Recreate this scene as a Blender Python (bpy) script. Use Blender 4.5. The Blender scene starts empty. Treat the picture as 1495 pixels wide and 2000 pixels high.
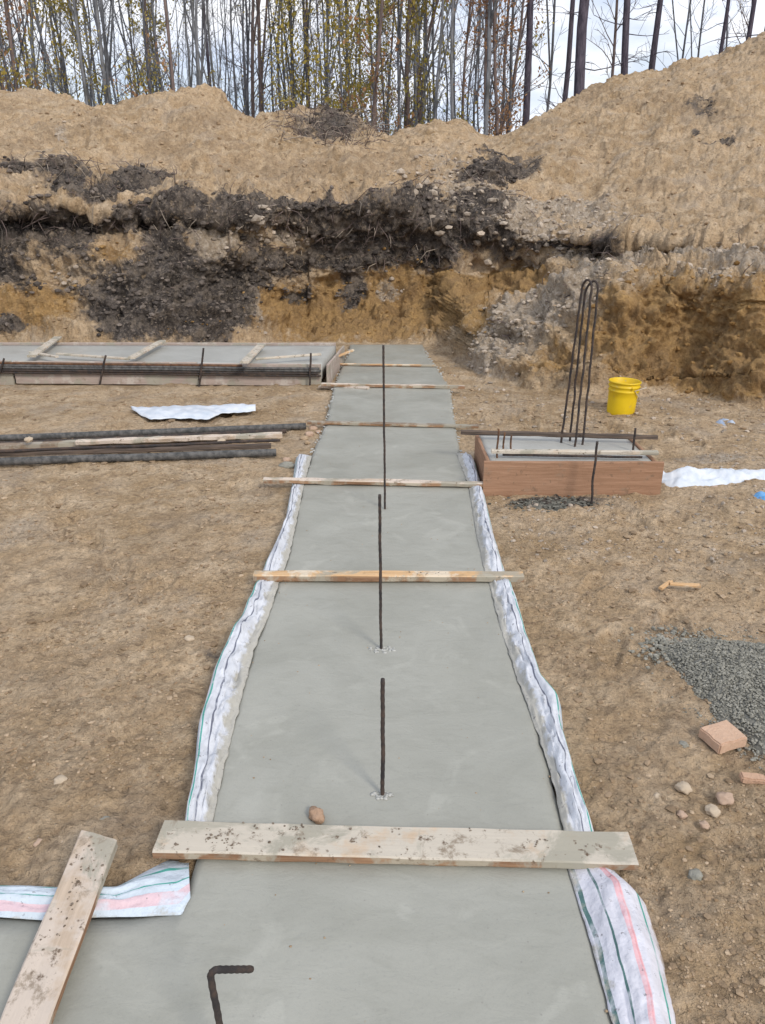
import bpy, math, random
import numpy as np
from mathutils import Vector, noise as mn

random.seed(7)
rng = np.random.default_rng(11)
sc = bpy.context.scene
COL = sc.collection

# ------------------------------------------------------------------ camera
F = 1511.0; CX = 747.5; CY = 1000.0; H = 1.5
TH = math.atan(590.0 / F)                      # pitched down
CT, ST = math.cos(TH), math.sin(TH)
cd = bpy.data.cameras.new('camera'); cam = bpy.data.objects.new('camera', cd); COL.objects.link(cam)
cd.sensor_fit = 'VERTICAL'; cd.sensor_height = 24.0; cd.lens = 24.0 * F / 2000.0
cd.clip_start = 0.05; cd.clip_end = 3000
cam.location = (0, 0, H); cam.rotation_euler = (math.pi/2 - TH, 0, 0)
sc.camera = cam

def ray(px, py):
    a = (px - CX) / F; b = (CY - py) / F       # right, up
    return (a, CT + b*ST, -ST + b*CT)
def G(px, py, z=0.0):                          # point on a level plane
    d = ray(px, py); t = (z - H) / d[2]
    return Vector((d[0]*t, d[1]*t, z))
def D(px, py, Y):                              # point at distance Y
    d = ray(px, py); t = Y / d[1]
    return Vector((d[0]*t, Y, H + d[2]*t))
def proj(x, y, z):
    dz = y*CT - (z-H)*ST
    return CX + F*x/dz, CY - F*(y*ST + (z-H)*CT)/dz

# ------------------------------------------------------------------ noise (numpy)
def _h(ix, iy, iz, s):
    h = (ix*374761393 + iy*668265263 + iz*2147483647 + s*974634777) & 0xffffffff
    h = ((h ^ (h >> 13)) * 1274126177) & 0xffffffff
    h = ((h ^ (h >> 16)) * 2246822519) & 0xffffffff
    return (h ^ (h >> 15)) & 0xffff
def vnoise(x, y, z, s=0):                      # -1..1
    xi = np.floor(x).astype(np.int64); yi = np.floor(y).astype(np.int64); zi = np.floor(z).astype(np.int64)
    fx, fy, fz = x-xi, y-yi, z-zi
    fx = fx*fx*(3-2*fx); fy = fy*fy*(3-2*fy); fz = fz*fz*(3-2*fz)
    r = 0
    for a in (0, 1):
        wx = fx if a else 1-fx
        for b in (0, 1):
            wy = fy if b else 1-fy
            for c in (0, 1):
                wz = fz if c else 1-fz
                r = r + wx*wy*wz*_h(xi+a, yi+b, zi+c, s)
    return r/32767.5 - 1
def fbm(x, y, z, f, o=3, s=0, g=.55):
    r = 0; a = 1; t = 0
    for k in range(o):
        r = r + a*vnoise(x*f, y*f, z*f, s+k*17); t += a; a *= g; f *= 2.03
    return r/t
def sstep(a, b, x):
    t = np.clip((x-a)/(b-a), 0, 1); return t*t*(3-2*t)

# ------------------------------------------------------------------ tagging and mesh helpers
def tag(o, label=None, cat=None, group=None, kind=None):
    if label: o['label'] = label
    if cat: o['category'] = cat
    if group: o['group'] = group
    if kind: o['kind'] = kind
    return o
def empty(name, loc=(0, 0, 0), rz=0):
    o = bpy.data.objects.new(name, None); COL.objects.link(o); o.location = loc; o.rotation_euler = (0, 0, rz)
    o.empty_display_size = .1
    return o

class MB:
    def __init__(s): s.v = []; s.f = []; s.m = []; s.uv = []
    def tube(s, pts, rad, n=6, mi=0, cap=True, rib=0):
        pts = [Vector(p) for p in pts]; b = len(s.v)
        up = Vector((0, 0, 1)); prev = None
        for i, p in enumerate(pts):
            t = (pts[min(i+1, len(pts)-1)] - pts[max(i-1, 0)]).normalized()
            if prev is None:
                a = t.cross(Vector((.31, .95, .07)) if abs(t.z) > .8 else up).normalized()
            else:
                a = (prev - t*prev.dot(t)).normalized()
            prev = a; c = t.cross(a)
            r = rad[i] if hasattr(rad, '__len__') else rad
            if rib and i % 2: r *= 1+rib
            for k in range(n):
                an = 2*math.pi*k/n
                s.v.append(p + a*(r*math.cos(an)) + c*(r*math.sin(an)))
        for i in range(len(pts)-1):
            for k in range(n):
                s.f.append((b+i*n+k, b+i*n+(k+1) % n, b+(i+1)*n+(k+1) % n, b+(i+1)*n+k)); s.m.append(mi)
        if cap:
            s.f.append(tuple(b+k for k in range(n))[::-1]); s.m.append(mi)
            e = b+(len(pts)-1)*n
            s.f.append(tuple(e+k for k in range(n))); s.m.append(mi)
    def rock(s, c, r, mi=0, sub=0, seed=0, flat=.7, sharp=.25):
        verts, faces = (ICO1 if sub else ICO0)
        b = len(s.v); R = random.random
        sx, sy, sz = r*(.75+.6*R()), r*(.75+.6*R()), r*flat*(.7+.6*R())
        an = R()*6.28; ca, sa = math.cos(an), math.sin(an)
        for v in verts:
            k = 1 + sharp*(R()-.5)*2
            x, y, z = v[0]*sx*k, v[1]*sy*k, v[2]*sz*k
            s.v.append((c[0]+x*ca-y*sa, c[1]+x*sa+y*ca, c[2]+z))
        for f in faces: s.f.append(tuple(b+i for i in f)); s.m.append(mi)
    def quad(s, a, b_, c, d, mi=0):
        b = len(s.v); s.v += [a, b_, c, d]; s.f.append((b, b+1, b+2, b+3)); s.m.append(mi)
    def build(s, name, mats, parent=None, smooth=True, loc=None):
        me = bpy.data.meshes.new(name)
        me.from_pydata([tuple(v) for v in s.v], [], s.f)
        for m in (mats if isinstance(mats, (list, tuple)) else [mats]): me.materials.append(m)
        me.polygons.foreach_set('material_index', s.m)
        me.polygons.foreach_set('use_smooth', [smooth]*len(s.f))
        me.update()
        o = bpy.data.objects.new(name, me); COL.objects.link(o)
        if parent: o.parent = parent
        if loc: o.location = loc
        return o

def ico(sub):
    import bmesh
    bm = bmesh.new(); bmesh.ops.create_icosphere(bm, subdivisions=sub, radius=1)
    v = [tuple(x.co) for x in bm.verts]; f = [tuple(x.index for x in p.verts) for p in bm.faces]; bm.free()
    return v, f
ICO0, ICO1 = ico(1), ico(2)

def grid_mesh(name, P, mat, uv=None, cols=None, parent=None, smooth=True):
    R, C, _ = P.shape
    me = bpy.data.meshes.new(name)
    idx = np.arange(R*C).reshape(R, C)
    q = np.stack([idx[:-1, :-1], idx[:-1, 1:], idx[1:, 1:], idx[1:, :-1]], -1).reshape(-1, 4)
    me.vertices.add(R*C); me.vertices.foreach_set('co', P.reshape(-1).astype(np.float32))
    me.loops.add(len(q)*4); me.loops.foreach_set('vertex_index', q.reshape(-1).astype(np.int32))
    me.polygons.add(len(q)); me.polygons.foreach_set('loop_start', np.arange(0, len(q)*4, 4, dtype=np.int32))
    me.update(calc_edges=True)
    me.polygons.foreach_set('use_smooth', np.full(len(q), smooth))
    if uv is not None:
        l = me.uv_layers.new(name='UVMap')
        l.data.foreach_set('uv', uv.reshape(-1, 2)[q.reshape(-1)].reshape(-1).astype(np.float32))
    if cols is not None:
        a = me.color_attributes.new('soil', 'FLOAT_COLOR', 'POINT')
        a.data.foreach_set('color', cols.reshape(-1).astype(np.float32))
    me.materials.append(mat); me.update()
    o = bpy.data.objects.new(name, me); COL.objects.link(o)
    if parent: o.parent = parent
    return o

# ------------------------------------------------------------------ materials
class NT:
    def __init__(s, name):
        s.mat = bpy.data.materials.new(name); s.mat.use_nodes = True
        s.n = s.mat.node_tree.nodes; s.l = s.mat.node_tree.links
        s.bsdf = s.n['Principled BSDF']; s.out = s.n['Material Output']
        s.tc = s.n.new('ShaderNodeTexCoord')
    def put(s, sock, v):
        if v is None: return
        if isinstance(v, bpy.types.NodeSocket): s.l.new(v, sock)
        elif isinstance(v, (tuple, list)): sock.default_value = tuple(v) + ((1,) if len(v) == 3 and sock.type == 'RGBA' else ())
        else: sock.default_value = v
    def noise(s, scale, detail=4, rough=.6, vec=None, dist=0, out='Fac'):
        n = s.n.new('ShaderNodeTexNoise'); n.inputs['Scale'].default_value = scale
        n.inputs['Detail'].default_value = detail; n.inputs['Roughness'].default_value = rough
        n.inputs['Distortion'].default_value = dist
        s.l.new(vec or s.tc.outputs['Object'], n.inputs['Vector']); return n.outputs[out]
    def voro(s, scale, vec=None, out='Distance', feat='F1'):
        n = s.n.new('ShaderNodeTexVoronoi'); n.feature = feat; n.inputs['Scale'].default_value = scale
        s.l.new(vec or s.tc.outputs['Object'], n.inputs['Vector']); return n.outputs[out]
    def mapping(s, scale=(1, 1, 1), rot=(0, 0, 0), src=None):
        n = s.n.new('ShaderNodeMapping'); n.inputs['Scale'].default_value = scale; n.inputs['Rotation'].default_value = rot
        s.l.new(src or s.tc.outputs['Object'], n.inputs['Vector']); return n.outputs[0]
    def ramp(s, fac, stops):
        n = s.n.new('ShaderNodeValToRGB'); e = n.color_ramp.elements
        while len(e) < len(stops): e.new(.5)
        for el, (p, c) in zip(e, stops):
            el.position = p; el.color = (c, c, c, 1) if not isinstance(c, tuple) else c + (1,)
        s.l.new(fac, n.inputs[0]); return n.outputs[0]
    def mix(s, fac, a, b, mode='MIX'):
        n = s.n.new('ShaderNodeMix'); n.data_type = 'RGBA'; n.blend_type = mode
        s.put(n.inputs[0], fac); s.put(n.inputs[6], a); s.put(n.inputs[7], b); return n.outputs[2]
    def math(s, op, a, b=None, clamp=False):
        n = s.n.new('ShaderNodeMath'); n.operation = op; n.use_clamp = clamp
        s.put(n.inputs[0], a); s.put(n.inputs[1], b); return n.outputs[0]
    def bump(s, h, strength=.5, dist=.01, nrm=None):
        n = s.n.new('ShaderNodeBump'); n.inputs['Strength'].default_value = strength; n.inputs['Distance'].default_value = dist
        s.l.new(h, n.inputs['Height'])
        if nrm: s.l.new(nrm, n.inputs['Normal'])
        return n.outputs[0]
    def fin(s, col, rough=.9, nrm=None, metal=0, spec=.3):
        s.put(s.bsdf.inputs['Base Color'], col); s.put(s.bsdf.inputs['Roughness'], rough)
        s.put(s.bsdf.inputs['Normal'], nrm); s.put(s.bsdf.inputs['Metallic'], metal)
        s.put(s.bsdf.inputs['Specular IOR Level'], spec); return s.mat

SAND = (.49, .357, .228); SAND2 = (.35, .245, .142); SAND3 = (.59, .46, .32)
DARK = (.055, .047, .043); OCH = (.37, .235, .105); OCH2 = (.28, .18, .09); GREY = (.47, .39, .305)

def soil_mat(name='soil', attr=True):
    t = NT(name)
    fine = t.noise(38, 6, .7); mid = t.noise(5.5, 5, .62); big = t.noise(1.1, 4, .55, dist=.4)
    s1 = t.mix(t.ramp(big, [(.32, 0.), (.68, 1.)]), SAND2, SAND)
    s1 = t.mix(t.ramp(mid, [(.42, 0.), (.72, 1.)]), s1, SAND3)
    s1 = t.mix(t.ramp(t.noise(17, 4, .7), [(.54, 0.), (.66, .65)]), s1, (.2, .14, .09))
    s1 = t.mix(t.ramp(t.noise(30, 5, .75), [(.60, 0.), (.68, .5)]), s1, (.15, .11, .075))
    s1 = t.mix(t.ramp(t.noise(2.3, 5, .6), [(.52, 0.), (.66, .45)]), s1, (.40, .335, .27))
    vo = t.voro(52); peb = t.ramp(vo, [(.10, 1.), (.2, 0.)])
    rnd = t.voro(52, out='Color')
    sel = t.ramp(t.math('MULTIPLY', peb, t.ramp(rnd, [(.55, 0.), (.6, 1.)])), [(.4, 0.), (.6, 1.)])
    s1 = t.mix(t.math('MULTIPLY', sel, .55), s1, (.55, .47, .38))
    if attr:
        a = t.n.new('ShaderNodeAttribute'); a.attribute_name = 'soil'
        sp = t.n.new('ShaderNodeSeparateColor'); t.l.new(a.outputs['Color'], sp.inputs[0])
        jit = t.math('MULTIPLY', t.math('SUBTRACT', t.noise(9, 6, .72), .5), 1.15)
        def edge(ch, lo=.38, hi=.62):
            return t.ramp(t.math('ADD', sp.outputs[ch], t.math('MULTIPLY', jit, t.ramp(sp.outputs[ch], [(.03, 0.), (.25, 1.)]))), [(lo, 0.), (hi, 1.)])
        oc = t.mix(t.ramp(t.noise(3.3, 5, .65), [(.4, 0.), (.62, 1.)]), OCH2, OCH)
        oc = t.mix(t.ramp(t.noise(14, 5, .7), [(.5, 0.), (.7, .7)]), oc, (.46, .29, .12))
        gr = t.mix(t.ramp(t.noise(8, 6, .7), [(.36, 0.), (.62, 1.)]), (.27, .21, .15), GREY)
        gr = t.mix(t.ramp(t.noise(24, 4, .7), [(.54, 0.), (.66, .8)]), gr, (.52, .46, .4))
        dk = t.mix(t.ramp(t.noise(11, 6, .75), [(.46, 0.), (.7, 1.)]), DARK, (.20, .17, .15))
        dk = t.mix(t.ramp(t.noise(30, 4, .7), [(.56, 0.), (.66, .7)]), dk, (.38, .31, .24))
        dk = t.mix(t.ramp(t.noise(4.5, 6, .7), [(.5, 0.), (.62, .75)]), dk, (.22, .18, .145))
        aj = t.math('ADD', a.outputs['Alpha'], t.math('MULTIPLY', jit, t.ramp(a.outputs['Alpha'], [(.03, 0.), (.25, 1.)])))
        s1 = t.mix(t.math('MULTIPLY', t.ramp(aj, [(.35, 0.), (.7, 1.)]), .75), s1, t.mix(t.ramp(t.noise(12, 5, .7), [(.4, 0.), (.65, 1.)]), (.25, .18, .115), (.40, .295, .195)))
        c = t.mix(edge(1), s1, oc); c = t.mix(edge(2), c, gr); c = t.mix(edge(0), c, dk)
    else: c = s1
    c = t.mix(1., c, t.ramp(fine, [(.3, .72), (.7, 1.22)]), 'MULTIPLY')
    c = t.mix(t.ramp(t.voro(17, vec=t.mapping((1, 1, 1))), [(.08, .42), (.22, 0.)]), c, t.mix(1., c, (.62, .58, .54), 'MULTIPLY'))
    n1 = t.bump(t.noise(7, 6, .7), .75, .09); n2 = t.bump(fine, .8, .022, n1); n3 = t.bump(vo, .5, .008, n2)
    return t.fin(c, .95, n3, spec=.12)
M_soil = soil_mat()

def clod_mat(name, a, b):
    t = NT(name)
    oi = t.n.new('ShaderNodeNewGeometry')
    c = t.mix(t.ramp(oi.outputs['Random Per Island'], [(0, 0.), (1, 1.)]), a, b)
    c = t.mix(t.ramp(t.noise(60, 3), [(.4, 0.), (.7, .5)]), c, a)
    return t.fin(c, .95, t.bump(t.noise(90, 4, .7), .6, .01), spec=.12)
M_clod = clod_mat('sandy_clod', (.27, .185, .11), (.52, .40, .28))
M_dclod = clod_mat('dark_clod', (.05, .043, .04), (.24, .2, .17))
M_pale = clod_mat('pale_clod', (.26, .22, .18), (.55, .46, .37))
M_oclod = clod_mat('ochre_clod', (.18, .1, .035), (.42, .27, .12))

def concrete_mat(name, base, hi, lo):
    t = NT(name)
    st = t.mapping((1.6, 3.2, 1), (0, 0, .25))
    c = t.mix(t.ramp(t.noise(1.9, 6, .62, dist=.9), [(.3, 0.), (.7, 1.)]), lo, hi)
    c = t.mix(.35, c, base)
    c = t.mix(t.ramp(t.noise(4, 5, .6, vec=st, dist=1.2), [(.5, 0.), (.72, .45)]), c, lo)
    c = t.mix(t.ramp(t.noise(3.1, 4, .5, dist=2.), [(.60, 0.), (.68, .35)]), c, tuple(x*1.12 for x in hi))
    c = t.mix(t.ramp(t.noise(120, 3, .7), [(.55, 0.), (.75, .3)]), c, (.2, .2, .19))
    c = t.mix(t.ramp(t.voro(21), [(.03, .55), (.06, 0.)]), c, (.22, .21, .19))
    r = t.ramp(t.noise(2.5, 4), [(.35, .32), (.7, .60)])
    n = t.bump(t.noise(5, 5, .6, vec=st, dist=1.), .2, .014); n = t.bump(t.noise(170, 3, .6), .18, .003, n)
    return t.fin(c, r, n, spec=.5)
M_conc = concrete_mat('wet_concrete', (.335, .333, .293), (.385, .382, .338), (.262, .26, .222))
M_conc2 = concrete_mat('set_concrete', (.42, .42, .395), (.46, .46, .435), (.35, .35, .325))

def wood_mat(name, a, b, smear=.5, sm_col=(.62, .58, .5), dirt=.5, axis=0):
    t = NT(name)
    sc_ = [28, 28, 28]; sc_[axis] = 1.6
    v = t.mapping(tuple(sc_))
    g = t.noise(2.2, 6, .65, vec=v, dist=.8)
    c = t.mix(t.ramp(g, [(.35, 0.), (.65, 1.)]), a, b)
    if smear:
        m = t.ramp(t.noise(7, 5, .65), [(.60-smear*.24, 0.), (.66-smear*.2, 1.)])
        c = t.mix(t.math('MULTIPLY', m, .85), c, sm_col)
        m2 = t.ramp(t.noise(3.6, 6, .7, dist=.6), [(.51, 0.), (.58, .85)])
        c = t.mix(m2, c, (.34, .32, .26))
    if dirt:
        c = t.mix(t.ramp(t.noise(26, 4, .7), [(.60, 0.), (.68, dirt)]), c, (.13, .09, .06))
        c = t.mix(t.ramp(t.noise(11, 7, .78, dist=.5), [(.56, 0.), (.66, dirt*.9)]), c, (.24, .19, .14))
    n = t.bump(g, .35, .004); n = t.bump(t.noise(60, 4), .3, .003, n)
    return t.fin(c, .85, n, spec=.2)
M_wpale = wood_mat('pale_board', (.45, .34, .24), (.58, .46, .34), 1.0, (.53, .49, .42), 1.0)
M_wpaleY = wood_mat('muddy_board', (.42, .33, .25), (.55, .44, .34), .8, (.58, .5, .43), .9, 0)
M_worange = wood_mat('fresh_pine', (.52, .32, .16), (.66, .45, .26), .35, (.66, .58, .46), .4)
M_wbrown = wood_mat('brown_formwork', (.26, .148, .09), (.38, .225, .145), 0, (.42, .3, .22), .5)
M_wgrey = wood_mat('weathered_formwork', (.33, .265, .23), (.43, .355, .31), .3, (.5, .45, .4), .4)
M_wdark = wood_mat('dark_timber', (.06, .05, .045), (.15, .11, .085), 0, dirt=0)
M_wmud = wood_mat('grimy_batten', (.17, .13, .1), (.30, .23, .17), .3, (.36, .33, .28), .5)

def steel_mat(name, a, b):
    t = NT(name)
    c = t.mix(t.ramp(t.noise(25, 5, .7), [(.4, 0.), (.62, 1.)]), a, b)
    return t.fin(c, .75, t.bump(t.noise(130, 3), .4, .002), spec=.3, metal=.15)
M_rebar = steel_mat('rebar_steel', (.035, .032, .033), (.085, .06, .048))
M_rust = steel_mat('rusty_steel', (.09, .05, .032), (.19, .10, .055))
M_pipe = steel_mat('grey_pipe', (.06, .06, .06), (.15, .145, .14))

def bag_mat(name, base, stripes, smear=.4, smear_edge=.35):
    t = NT(name)
    sx = t.n.new('ShaderNodeSeparateXYZ'); t.l.new(t.tc.outputs['UV'], sx.inputs[0])
    u, v = sx.outputs[0], sx.outputs[1]
    vd = t.math('ADD', v, t.math('MULTIPLY', t.math('SUBTRACT', t.noise(4, 3, .5), .5), .16))
    c = t.mix(t.ramp(t.noise(9, 4), [(.35, 0.), (.7, 1.)]), tuple(x*.82 for x in base), base)
    for cpos, w, colr in stripes:
        d = t.math('ABSOLUTE', t.math('SUBTRACT', vd, cpos))
        m = t.math('LESS_THAN', d, w)
        m = t.math('MULTIPLY', m, t.ramp(t.noise(14, 4, .6), [(.36, .25), (.5, .95)]))
        c = t.mix(m, c, colr)
    # cement smeared from the pour side (v = 0) and in blotches
    e = t.math('SUBTRACT', smear_edge, v)
    e = t.math('ADD', t.math('MULTIPLY', e, 3.0), t.math('MULTIPLY', t.math('SUBTRACT', t.noise(13, 5, .7), .5), 2.6))
    c = t.mix(t.ramp(e, [(.1, 0.), (.45, .9)]), c, (.42, .40, .345))
    c = t.mix(t.ramp(t.noise(19, 5, .7), [(.72-smear*.2, 0.), (.78-smear*.2, .8)]), c, (.33, .30, .25))
    c = t.mix(t.ramp(t.noise(47, 3, .7), [(.64, 0.), (.7, .7)]), c, (.12, .11, .12))
    od = t.math('ADD', t.math('MULTIPLY', t.math('SUBTRACT', v, .9), 3.), t.math('MULTIPLY', t.math('SUBTRACT', t.noise(17, 6, .75), .5), 2.4))
    c = t.mix(t.ramp(od, [(.1, 0.), (.35, .75)]), c, (.34, .25, .16))
    wv = t.n.new('ShaderNodeTexWave'); wv.inputs['Scale'].default_value = 160; t.l.new(t.tc.outputs['UV'], wv.inputs[0])
    n = t.bump(wv.outputs['Fac'], .12, .001); n = t.bump(t.noise(22, 5, .6), .8, .012, n)
    return t.fin(c, .5, n, spec=.4)
GRN = (.05, .33, .27); DGR = (.05, .14, .13); RED = (.66, .33, .35); BLU = (.45, .6, .72)
M_bag = bag_mat('woven_bag', (.66, .68, .73), [(.80, .022, GRN), (.93, .04, BLU), (.55, .02, (.12, .13, .18))], .35, .34)
M_bag2 = bag_mat('woven_bag_striped', (.70, .70, .77), [(.30, .016, DGR), (.54, .045, (.72, .42, .45)), (.56, .013, RED), (.84, .018, GRN), (.07, .03, DGR)], .1, .1)
M_bag3 = bag_mat('woven_bag_folded', (.62, .70, .78), [(.72, .03, GRN), (.22, .09, (.66, .48, .52)), (.45, .014, GRN)], .15, .04)
def plastic(name, a, b, rough=.45):
    t = NT(name)
    c = t.mix(t.ramp(t.noise(12, 4), [(.35, 0.), (.65, 1.)]), a, b)
    return t.fin(c, rough, t.bump(t.noise(14, 5), .6, .012), spec=.4)
M_sheet = plastic('white_sheet', (.52, .58, .66), (.68, .71, .76))
M_blue = plastic('blue_film', (.05, .22, .48), (.16, .36, .62))
M_bluegrey = plastic('blue_grey_film', (.22, .29, .42), (.5, .55, .62))
def bucket_mat():
    t = NT('yellow_plastic')
    c = t.mix(t.ramp(t.noise(7, 4), [(.4, 0.), (.7, 1.)]), (.72, .50, .012), (.60, .40, .012))
    c = t.mix(t.ramp(t.noise(15, 5, .7), [(.62, 0.), (.7, .6)]), c, (.35, .3, .2))
    return t.fin(c, .4, t.bump(t.noise(30, 3), .15, .004), spec=.4)
M_yel = bucket_mat()
M_brick = clod_mat('brick_clay', (.50, .32, .22), (.58, .40, .29))
M_gravel = clod_mat('grey_gravel', (.17, .165, .14), (.38, .365, .315))
def grav_base():
    t = NT('mortar_heap')
    c = t.mix(t.ramp(t.noise(60, 5, .7), [(.38, 0.), (.62, 1.)]), (.17, .165, .142), (.33, .32, .28))
    return t.fin(c, .8, t.bump(t.noise(70, 5, .7), 1., .02), spec=.25)
M_gbase = grav_base()
def bark(name, a, b, patch=None):
    t = NT(name)
    v = t.mapping((6, 6, 1.3))
    c = t.mix(t.ramp(t.noise(4, 5, .7, vec=v), [(.35, 0.), (.65, 1.)]), a, b)
    if patch: c = t.mix(t.ramp(t.noise(1.4, 3, .6), [(.52, 0.), (.62, .8)]), c, patch)
    return t.fin(c, .95, t.bump(t.noise(5, 5, .7, vec=v), .7, .03), spec=.1)
M_bkg = bark('grey_bark', (.075, .078, .092), (.20, .205, .225), (.07, .07, .068))
M_bkl = bark('pale_bark', (.12, .125, .14), (.28, .285, .30), (.09, .09, .085))
M_bkd = bark('dark_bark', (.05, .045, .06), (.13, .11, .135))
M_bkb = bark('brown_bark', (.11, .085, .08), (.25, .19, .17))
def leafm(name, a, b):
    t = NT(name)
    oi = t.n.new('ShaderNodeNewGeometry')
    c = t.mix(oi.outputs['Random Per Island'], a, b)
    m = t.fin(c, .6, None, spec=.2)
    tr = t.n.new('ShaderNodeBsdfTranslucent'); t.l.new(c, tr.inputs[0])
    ms = t.n.new('ShaderNodeMixShader'); ms.inputs[0].default_value = .45
    t.l.new(t.bsdf.outputs[0], ms.inputs[1]); t.l.new(tr.outputs[0], ms.inputs[2]); t.l.new(ms.outputs[0], t.out.inputs[0])
    return m
M_lfy = leafm('yellow_green_leaves', (.34, .29, .06), (.60, .46, .12))
M_lfo = leafm('russet_leaves', (.34, .18, .09), (.55, .32, .16))
M_lfg = leafm('olive_leaves', (.22, .24, .06), (.45, .40, .12))

# ------------------------------------------------------------------ terrain
# profile of each column of the bank: (height in view, distance) of its break lines
cols = [
 (-5000, 8.7, [(640,9.0),(560,9.35),(480,9.65),(435,9.75),(412,9.45),(396,9.6),(372,10.2),(345,10.9),(325,11.2),(290,11.6),(230,12.8)], 13.8),
 (-700, 8.7, [(640,9.0),(560,9.35),(480,9.65),(435,9.75),(412,9.45),(396,9.6),(372,10.2),(345,10.9),(325,11.2),(290,11.6),(230,12.8)], 13.8),
 (0,   8.7, [(640,8.95),(560,9.35),(480,9.65),(435,9.8),(405,9.35),(385,9.6),(365,10.3),(345,10.6),(318,10.8),(285,11.8),(230,12.8)], 13.8),
 (120, 8.7, [(625,9.05),(560,9.3),(490,9.5),(435,9.85),(400,9.4),(372,9.6),(355,10.4),(338,10.7),(318,10.8),(290,11.6),(240,12.6)], 14),
 (250, 8.7, [(620,9.0),(560,9.1),(500,9.3),(440,9.75),(415,9.5),(385,9.6),(352,10.2),(335,10.7),(320,10.9),(290,11.6),(240,12.6)], 14),
 (375, 8.8, [(640,9.1),(560,9.4),(490,9.55),(440,9.9),(420,9.55),(400,9.7),(378,10.2),(350,10.9),(320,11.4),(280,11.9),(225,12.8)], 13.6),
 (480, 9.3, [(635,9.6),(560,10.0),(500,9.9),(450,10.1),(430,9.75),(405,9.9),(380,10.5),(350,11.2),(320,11.7),(290,12.1),(255,13)], 14),
 (600, 9.7, [(640,10.2),(590,10.7),(530,10.8),(450,10.75),(405,10.35),(385,10.6),(365,11),(340,11.6),(315,12.1),(280,12.8),(245,13.5)], 14.5),
 (750, 9.7, [(640,10.1),(590,10.5),(530,10.7),(450,10.7),(395,10.35),(380,10.6),(360,11),(340,11.6),(315,12.2),(295,13),(278,13.8)], 14.8),
 (850, 9.2, [(660,9.7),(600,10.4),(550,10.8),(500,10.8),(430,10.5),(395,10.8),(375,11.2),(350,11.6),(325,12.0),(300,12.6),(270,13.5)], 14.8),
 (950, 7.5, [(695,7.8),(668,8.15),(645,8.4),(618,10.0),(545,10.8),(430,10.6),(400,11.0),(370,11.5),(345,11.7),(315,11.9),(295,13.2)], 15),
 (1050,6.9, [(722,7.1),(655,7.6),(605,8.0),(580,9.8),(520,10.6),(475,10.3),(455,10.5),(420,11.0),(375,11.7),(320,12.3),(285,13.8)], 15.5),
 (1150,6.6, [(732,6.75),(650,7.15),(556,7.7),(538,9.0),(515,9.9),(490,10.3),(468,9.9),(440,10.6),(390,11.5),(320,12.9),(240,14.8)], 16.4),
 (1230,6.5, [(740,6.7),(650,7.0),(550,7.25),(535,7.9),(518,8.8),(495,9.4),(472,9.3),(440,10.2),(380,11.4),(300,13),(210,15)], 16.8),
 (1330,6.6, [(740,6.75),(650,7.0),(595,7.05),(560,7.1),(540,7.5),(495,8.8),(475,8.8),(440,9.8),(370,11.3),(280,13),(190,15)], 17),
 (1495,6.1, [(740,6.25),(650,6.5),(600,6.62),(570,6.68),(545,7.0),(498,8.2),(478,8.4),(440,9.6),(350,11.3),(250,13),(150,15)], 17),
 (2100,5.0, [(740,5.3),(650,5.6),(600,5.65),(570,5.7),(545,6.0),(498,7.6),(478,8.0),(440,9.2),(350,11.3),(230,13),(110,15)], 17),
 (7000,5.0, [(740,5.3),(650,5.6),(600,5.65),(570,5.7),(545,6.0),(498,7.6),(478,8.0),(440,9.2),(350,11.3),(230,13),(110,15)], 17),
]
ridge = [(-5000,170),(-300,175),(0,172),(60,176),(130,186),(178,206),(240,196),(300,183),(350,176),(400,170),(430,182),(470,222),(490,232),(520,226),(560,214),
 (640,208),(700,226),(735,258),(765,266),(800,250),(850,236),(905,236),(950,270),(985,266),(1020,247),(1100,200),(1160,165),(1200,145),(1260,134),(1310,131),(1330,116),(1400,108),(1440,86),(1495,60),(1900,0),(7000,0)]
GZ = -0.035
NC = 640
pxs = np.concatenate([np.array([-5000, -2600, -1500, -1000]), np.linspace(-700, -60, 40)[:-1], np.linspace(-60, 1560, NC), np.linspace(1560, 2200, 40)[1:], np.array([2600, 3400, 4800, 7000])])
kp = [c[0] for c in cols]; K = 13
KY = np.zeros((len(cols), K)); KD = np.zeros((len(cols), K))
for i, (px, fd, mids, rd) in enumerate(cols):
    KY[i, 0] = proj(0, fd, GZ)[1]; KD[i, 0] = fd
    for k, (yy, dd) in enumerate(mids): KY[i, k+1] = yy; KD[i, k+1] = dd
    KY[i, K-1] = np.interp(px, [r[0] for r in ridge], [r[1] for r in ridge]); KD[i, K-1] = rd
def smooth_interp(x, xp, fp):
    x = np.asarray(x, float); xp = np.asarray(xp, float); i = np.clip(np.searchsorted(xp, x)-1, 0, len(xp)-2)
    t = (x-xp[i])/(xp[i+1]-xp[i]); t = np.clip(t, 0, 1); t = t*.4 + .6*t*t*(3-2*t)
    return fp[i]*(1-t)+fp[i+1]*t
CYv = np.stack([smooth_interp(pxs, kp, KY[:, k]) for k in range(K)], 1)
CDv = np.stack([smooth_interp(pxs, kp, KD[:, k]) for k in range(K)], 1)
CYv[:, K-1] = np.interp(pxs, [r[0] for r in ridge], [r[1] for r in ridge])
def Gv(px, py, z):
    a = (px-CX)/F; b = (CY-py)/F; dy = CT+b*ST; dz = -ST+b*CT; t = (z-H)/dz
    return np.stack([a*t, dy*t, np.full_like(t, z)], -1)
def Dv(px, py, Y):
    a = (px-CX)/F; b = (CY-py)/F; dy = CT+b*ST; dz = -ST+b*CT; t = Y/dy
    return np.stack([a*t, Y+0*t, H+dz*t], -1)
rows = []; tpar = []
xa = np.linspace(-60, 60, len(pxs))
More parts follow.
